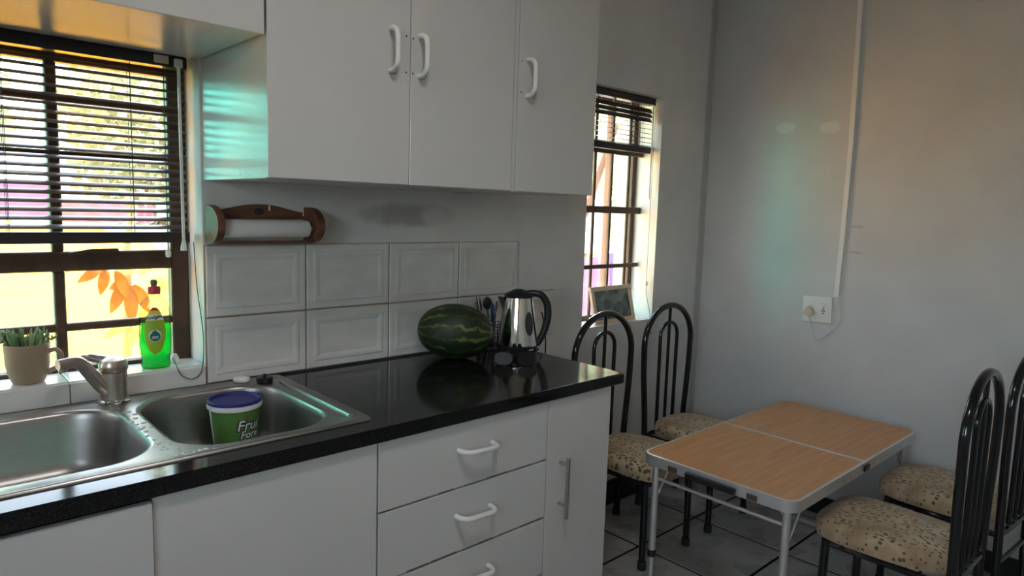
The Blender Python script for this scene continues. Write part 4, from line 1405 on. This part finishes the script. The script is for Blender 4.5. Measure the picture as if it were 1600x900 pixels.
# ------------------------------------------------------------------ chairs
def make_chair():
    root = empty('dining_chair', (0, 0, 0))
    YB, YFR = .175, -.170
    P_ = [(-.150, YB + .012, .020), (-.150, YB + .002, .20), (-.153, YB, .36), (-.166, YB, .50), (-.178, YB + .001, .62), (-.183, YB + .001, .74)]
    top = arc((0, YB + .001, .742), .183, 180, 0, 20, rz=.172)
    path = smooth_path(P_, 4)[:-1] + top + [Vector((-p.x, p.y, p.z)) for p in smooth_path(P_, 4)[::-1][1:]]
    bm = B(); tube(bm, path, .0135, 12, flat=1.0); obj('back_frame', bm, 'black_gloss', root, local=True)
    inner = [Vector((-.062, YB, .345)), Vector((-.064, YB, .6))] + arc((0, YB, .770), .066, 180, 0, 14) + [Vector((.064, YB, .6)), Vector((.062, YB, .345))]
    bm = B(); tube(bm, inner, .0085, 10); obj('back_hoop', bm, 'black_gloss', root, local=True)
    bm = B(); tube(bm, [(0, YB, .345), (0, YB, .906)], .0075, 10); obj('back_rod', bm, 'black_gloss', root, local=True)
    for s in (-1, 1):
        bm = B(); tube(bm, smooth_path([(s * .147, YFR, .020), (s * .147, YFR + .001, .18), (s * .146, YFR + .004, .338)], 3), .0130, 12); obj('leg', bm, 'black_gloss', root, local=True)
        for x, y in ((s * .147, YFR), (s * .150, YB + .0125)):
            bm = B(); lathe(bm, [(0, 0), (.0165, 0), (.0170, .004), (.0160, .030), (.0140, .032)], (x, y, 0), 16); obj('foot_cap', bm, 'rubber', root, local=True)
    bm = B(); tube(bm, [(x, y, .330) for x, y in rrect(-.150, .150, YFR + .002, YB, .02, 4)], .0105, 8, closed=True, flat=1.0); obj('seat_frame', bm, 'black_gloss', root, local=True)
    bm = B(); tube(bm, [(-.151, YB + .003, .235), (.151, YB + .003, .235)], .0085, 10); obj('stretcher', bm, 'black_gloss', root, local=True)
    # cushion
    def outline(s, n=56):
        out = []
        for k in range(n):
            t = 2 * PI * k / n
            c, q = math.cos(t), math.sin(t)
            u = math.copysign(abs(c) ** .55, c); v = math.copysign(abs(q) ** .6, q)
            y = -.030 + .198 * v * s
            w = (.176 - .022 * (v + 1) / 2) * s
            out.append((u * w, y))
        return out
    lv = [(.90, .3385), (.985, .343), (1.0, .355), (1.0, .372), (.985, .386), (.94, .396), (.84, .402), (.6, .407), (.3, .409)]
    bm = B(); loft(bm, [[(x, y, z) for x, y in outline(s)] for s, z in lv], True, True); obj('seat_cushion', bm, 'seat_fabric', root, local=True, angle=60)
    return root


spots = [((.505, -.282, .0005), 0.0, 'black tubular dining chair beside the worktop end, back to the window wall'),
         ((.972, -.278, .0005), 0.0, 'black tubular dining chair in the far corner beside the table'),
         ((.585, -1.243, .0005), PI, 'nearer of the two black chairs at lower right, seat in full view'),
         ((1.085, -1.262, .0005), PI + math.radians(-4), 'black chair next to the right wall, at the right picture edge')]
proto = make_chair()
for k, (p, a, lb) in enumerate(spots):
    c = proto if k == 0 else copy_tree(proto)
    c.location = p
    c.rotation_euler = (0, 0, a)
    tag(c, lb, 'chair', 'chairs around the folding table')

# ------------------------------------------------------------------ unseen ceiling lamp, added for its light, placed from the handle shadows
LP = Vector((-1.15, -1.45, ZC))
lp_ = empty('added_ceiling_lamp', LP, 'unseen round white ceiling lamp added to light the kitchen', 'lamp')
bm = B(); lathe(bm, [(0, 0), (.19, 0), (.19, -.02), (0, -.02)], LP, 32); obj('base', bm, 'lamp_base', lp_)
bm = B(); lathe(bm, [(.18, -.021), (.17, -.045), (.12, -.065), (0, -.072)], LP, 32); obj('diffuser', bm, 'lamp_glow', lp_)
ld = bpy.data.lights.new('added_lamp_light', 'AREA')
ld.shape = 'DISK'; ld.size = .32; ld.energy = LAMP_WATTS; ld.color = (1, .97, .95)
lo = bpy.data.objects.new('added_lamp_light', ld); lo.location = (LP.x, LP.y, LP.z - .085); col.objects.link(lo)
lo.parent = lp_; lo.location = (0, 0, -.085)

# ------------------------------------------------------------------ outside
def gz(x, y):
    base = -.12
    if y > 1.0: base += 1.08 * min(1, (y - 1.0) / 4.2) ** .9
    return base


bm = B(); nx, ny = 60, 60; g = []
for j in range(ny + 1):
    y = .245 + 17 * (j / ny) ** 1.6
    g.append([bm.verts.new((-14 + 34 * i / nx, y, gz(0, y) + (.02 * math.sin(i * 1.7 + j) if y > .8 else 0))) for i in range(nx + 1)])
for j in range(ny):
    for i in range(nx): bm.faces.new((g[j][i], g[j][i + 1], g[j + 1][i + 1], g[j + 1][i]))
for f in bm.faces: f.material_index = 1 if f.calc_center_median().x > .45 else 0
tag(obj('ground', bm, ['sand', 'yard_gravel']), kind='structure')


def foliage(bm, c, rx, ry, rz, n, size):
    c = Vector(c)
    for _ in range(n):
        while True:
            p = Vector((random.uniform(-1, 1), random.uniform(-1, 1), random.uniform(-1, 1)))
            if .25 < p.length < 1: break
        p = c + Vector((p.x * rx, p.y * ry, p.z * rz))
        d = Vector((random.gauss(0, 1), random.gauss(0, 1), random.gauss(0, .8))).normalized()
        w = d.orthogonal().normalized()
        w = Matrix.Rotation(random.uniform(0, 2 * PI), 3, d) @ w
        s = size * random.uniform(.6, 1.4)
        v = [bm.verts.new(p), bm.verts.new(p + d * s * .5 + w * s * .26), bm.verts.new(p + d * s), bm.verts.new(p + d * s * .5 - w * s * .26)]
        bm.faces.new(v)


def shrub(label, x, y, rx, ry, rz, n, size, m, zc=None):
    z0 = gz(x, y)
    root = empty('garden_shrub', (x, y, z0), label, 'shrub', 'shrubs beyond the windows')
    zc = zc if zc is not None else z0 + rz * .95
    bm = B()
    for k in range(5):
        a = k * 1.26 + random.random()
        tube(bm, smooth_path([(x + .05 * math.cos(a), y + .05 * math.sin(a), z0 - .02), (x + rx * .2 * math.cos(a), y + ry * .2 * math.sin(a), z0 + rz * .5), (x + rx * .6 * math.cos(a), y + ry * .6 * math.sin(a), zc + rz * .3)], 4), [.05 - .0045 * i for i in range(9)], 6)
    obj('stem', bm, 'bark', root)
    bm = B(); foliage(bm, (x, y, zc), rx, ry, rz, n, size)
    tag(obj('foliage', bm, m, root, smooth=False), kind='stuff')


shrub('tall pale green shrub filling the left part of the sink window', -1.60, 7.7, 1.10, 1.0, 1.5, 4600, .15, 'hedge_leaf')
shrub('dry yellowish shrub seen through the middle of the sink window',   .95, 7.45, 1.08, 1.0, 1.3, 4400, .15, 'hedge_leaf_dry')
shrub('green shrub behind the wand of the sink window blind', 3.15, 7.5, 1.05, 1.0, 1.5, 4400, .15, 'hedge_leaf')
shrub('loose shrub beyond the narrow window beside the timber post', 5.2, 4.2, 1.1, 1.0, 1.2, 3600, .12, 'hedge_leaf')
shrub('far shrub behind the narrow window bars', 8.2, 6.2, 1.8, 1.4, 1.8, 4200, .15, 'hedge_leaf_dry')

# sapling close to the sink window
sp_ = empty('garden_sapling', (-.865, 1.12, gz(0, 1.12)), 'slender sapling with orange-brown trunk and drooping leaves outside the sink window', 'sapling')
bm = B(); tube(bm, smooth_path([(-.985, 1.12, gz(0, 1.12) - .01), (-.975, 1.12, .55), (-.962, 1.12, .95), (-.955, 1.13, 1.15), (-.93, 1.14, 1.30)], 5), [.024 - .0005 * i for i in range(21)], 10); obj('trunk', bm, 'bark', sp_)
bm = B()
for p in (((-.96, 1.12, .98), (-1.0, 1.09, 1.04), (-1.06, 1.06, 1.05)), ((-.966, 1.12, .80), (-.99, 1.08, .84), (-1.02, 1.05, .83)), ((-.957, 1.12, 1.05), (-.86, 1.08, 1.06), (-.76, 1.05, 1.03))):
    tube(bm, smooth_path(p, 4), .005, 6)
obj('branch', bm, 'bark', sp_)


def leaf(parent, p, d, ln, wd, m, droop=.3):
    p, d = Vector(p), Vector(d).normalized()
    side = d.cross(Vector((.26, .966, 0))).normalized() if abs(d.z) < .95 else Vector((1, 0, 0))
    bm = B(); n = 6; rows = []
    for i in range(n + 1):
        t = i / n; w = wd * math.sin(PI * min(1, t * .93 + .05)) ** .8
        c = p + d * ln * t + Vector((0, -.01 * math.sin(PI * t), -droop * ln * t * t))
        rows.append([bm.verts.new(c - side * w), bm.verts.new(c + Vector((0, -.004, 0))), bm.verts.new(c + side * w)])
    for a, c in zip(rows, rows[1:]):
        for j in (0, 1): bm.faces.new((a[j], a[j + 1], c[j + 1], c[j]))
    obj('leaf', bm, m, parent)


for p, d, ln, wd, m in (((-1.06, 1.06, 1.060), (-.8, 0, -.2), .09, .020, 'orange_leaf'), ((-1.05, 1.06, 1.06), (-.3, 0, -.9), .08, .020, 'orange_leaf'), ((-1.02, 1.06, 1.05), (.4, 0, -.9), .09, .022, 'orange_leaf'),
                        ((-.985, 1.08, 1.00), (-.5, 0, -.8), .10, .024, 'orange_leaf'), ((-.97, 1.08, .99), (.05, 0, -1), .12, .026, 'orange_leaf'), ((-.955, 1.08, .99), (.5, 0, -.8), .10, .024, 'orange_leaf'), ((-.99, 1.08, 1.0), (-.9, 0, -.1), .05, .018, 'orange_leaf'),
                        ((-.93, 1.09, 1.03), (.3, 0, .5), .09, .020, 'sapling_leaf'), ((-.90, 1.10, .99), (.9, 0, .2), .11, .024, 'sapling_leaf'), ((-.88, 1.08, .97), (.8, 0, -.3), .12, .024, 'sapling_leaf'), ((-.84, 1.08, 1.02), (.9, 0, -.1), .11, .024, 'sapling_leaf'),
                        ((-.80, 1.06, 1.05), (.6, 0, .5), .09, .020, 'sapling_leaf'), ((-.95, 1.07, 1.04), (-.6, 0, .3), .08, .018, 'sapling_leaf'),
                        ((-.98, 1.06, .84), (-.9, 0, -.2), .09, .018, 'sapling_leaf'), ((-.96, 1.06, .84), (-.2, 0, -.9), .08, .018, 'sapling_leaf'), ((-.93, 1.07, .83), (.2, 0, -.9), .08, .018, 'sapling_leaf'), ((-.91, 1.07, .84), (-.3, 0, .8), .07, .016, 'sapling_leaf'), ((-.89, 1.07, .82), (.7, 0, -.4), .09, .018, 'sapling_leaf')):
    leaf(sp_, p, d, ln, wd, m)

# second, thicker trunk at the right edge of the sink window
bm = B(); tube(bm, smooth_path([(-.60, 1.62, gz(0, 1.62) - .02), (-.61, 1.62, .6), (-.59, 1.62, 1.1), (-.60, 1.63, 1.9), (-.55, 1.65, 2.5)], 5), [.075 - .0015 * i for i in range(21)], 12)
tag(obj('tree_trunk', bm, 'bark_pale', origin=(-.60, 1.62, gz(0, 1.62))), 'rough pale tree trunk just right of the soap bottle, outside', 'tree trunk')

# washing on a line, post and pillar
def cloth(label, x0, x1, y, z0, z1, m, dx=0.0, name='hanging_cloth', ripple=.02):
    bm = B(); n, k = 22, 10; fr = []; bk = []
    for t, store in ((0, fr), (.004, bk)):
        for j in range(k + 1):
            row = []
            for i in range(n + 1):
                u, v = i / n, j / k
                row.append(bm.verts.new((x0 + (x1 - x0) * u + dx * v, y + t + ripple * math.sin(u * 17 + v * 1.3) * (.3 + v), z1 + (z0 - z1) * v - .01 * math.sin(PI * u))))
            store.append(row)
    for st in (fr, bk):
        for j in range(k):
            for i in range(n): bm.faces.new((st[j][i], st[j][i + 1], st[j + 1][i + 1], st[j + 1][i]))
    for i in range(n):
        bm.faces.new((fr[0][i], fr[0][i + 1], bk[0][i + 1], bk[0][i])); bm.faces.new((fr[k][i], fr[k][i + 1], bk[k][i + 1], bk[k][i]))
    for j in range(k):
        bm.faces.new((fr[j][0], fr[j + 1][0], bk[j + 1][0], bk[j][0])); bm.faces.new((fr[j][n], fr[j + 1][n], bk[j + 1][n], bk[j][n]))
    return tag(obj(name, bm, m, origin=((x0 + x1) / 2, y, z0)), label, 'laundry', 'laundry outside')


cloth('white cloth hanging outside the narrow window, topmost pale one', 2.62, 2.98, 2.0, .98, 1.44, 'cloth_white', .03)
cloth('pink cloth hanging low outside the narrow window', 2.50, 2.92, 1.86, .36, .96, 'cloth_pink', .05)
cloth('lilac cloth hanging low between the narrow window bars', 2.95, 3.16, 1.94, .42, .98, 'cloth_lilac', .02)
cloth('small cyan cloth low behind the photo frame', 3.19, 3.36, 2.06, .40, .88, 'cloth_cyan', .01)
cloth('lilac sheet hanging far behind the sink window blind', -1.30, -.42, 5.975, 1.10, 1.48, 'cloth_lilac', .02)
cloth('white sheet with pink tint far behind the sink window blind', -.38, .18, 5.975, 1.08, 1.30, 'cloth_pink', .02)
cloth('red cloth far behind the sink window blind', .22, .44, 5.975, 1.08, 1.26, 'cloth_red', .01)
cloth('white towel far behind the sink window blind', .48, 1.5, 5.975, 1.10, 1.27, 'cloth_white', .01)
wl_ = empty('washing_line', (3.0, 2.0, gz(0, 2)), 'thin washing line outside the narrow window', 'line')
bm = B(); tube(bm, [(1.9, 1.93, 1.46), (3.0, 1.98, 1.445), (4.6, 2.06, 1.47)], .003, 6); obj('cord', bm, 'cord_white', wl_)
bm = B(); tube(bm, [(4.6, 2.06, gz(0, 2) - .02), (4.6, 2.06, 1.6)], .03, 8); obj('post', bm, 'timber', wl_)
wl2 = empty('washing_line', (0, 6, gz(0, 6)), 'thin washing line far behind the sink window', 'line')
bm = B(); tube(bm, [(-3, 5.977, 1.60), (-1.30, 5.977, 1.486), (-.42, 5.977, 1.486), (-.38, 5.977, 1.305), (.18, 5.977, 1.305), (.22, 5.977, 1.266), (.44, 5.977, 1.266), (.48, 5.977, 1.275), (1.5, 5.977, 1.275), (3, 5.977, 1.60)], .004, 6); obj('cord', bm, 'cord_white', wl2)
bm = B(); tube(bm, [(-3, 5.977, gz(0, 6) - .02), (-3, 5.977, 1.65)], .03, 8); tube(bm, [(3, 5.977, gz(0, 6) - .02), (3, 5.977, 1.65)], .03, 8); obj('post', bm, 'timber', wl2)

bm = B(); box(bm, 1.86, 2.05, .88, .96, gz(0, .9) - .02, 2.40, .01, 1)
tag(obj('porch_pillar', bm, 'cream_plaster', origin=(1.81, .89, gz(0, .9)), smooth=False), 'cream plastered pillar outside the narrow window', 'pillar')
bm = B(); tube(bm, [(1.89, 1.06, gz(0, 1) - .01), (1.90, 1.06, 2.40)], .022, 8)
tag(obj('timber_post', bm, 'timber', origin=(1.67, 1.02, gz(0, 1))), 'upright brown timber post beside the cream pillar', 'post')
bm = B(); tube(bm, [(1.77, 1.14, 1.30), (2.08, 1.16, 1.92)], .024, 8); 
tag(obj('timber_brace', bm, 'timber', origin=(1.66, 1.06, 1.25)), 'slanting brown timber brace seen through the narrow window', 'brace')

# unseen tank added left of the sink window to bounce teal light indoors
tkc = Vector((-2.42, 2.15, gz(0, 1.9) - .05))
wt = empty('bounce_tank', tkc, 'unseen ribbed teal tank added outside to throw teal light through the sink window', 'tank')
bm = B(); pr = [(0, 0), (.80, 0)]
z = 0
while z < 2.0:
    pr += [(.80, z + .01), (.82, z + .05), (.82, z + .11), (.80, z + .15)]
    z += .16
pr += [(.76, 2.10), (.40, 2.28), (.0, 2.32)]
lathe(bm, pr, tkc, 48); obj('body', bm, 'bounce_teal', wt)
bm = B(); lathe(bm, [(.22, 2.29), (.22, 2.36), (.19, 2.38), (0, 2.385)], tkc, 24); obj('lid', bm, 'bounce_teal', wt)

tp = empty('bounce_sheet', (-2.75, .95, -.115), 'unseen teal tarpaulin added on the ground to throw teal light indoors', 'tarpaulin')  # unseen sheet, added to bounce teal light through the sink window
bm = B(); n = 20
top = [[(-3.7 + 1.75 * i / n, .32 + .66 * j / n * 1.0, -.108 + .012 * math.sin(i * .9) * math.cos(j * .7)) for i in range(n + 1)] for j in range(n + 1)]
vv = [[bm.verts.new(p) for p in row] for row in top]
for j in range(n):
    for i in range(n): bm.faces.new((vv[j][i], vv[j][i + 1], vv[j + 1][i + 1], vv[j + 1][i]))
obj('sheet', bm, 'bounce_teal', tp)
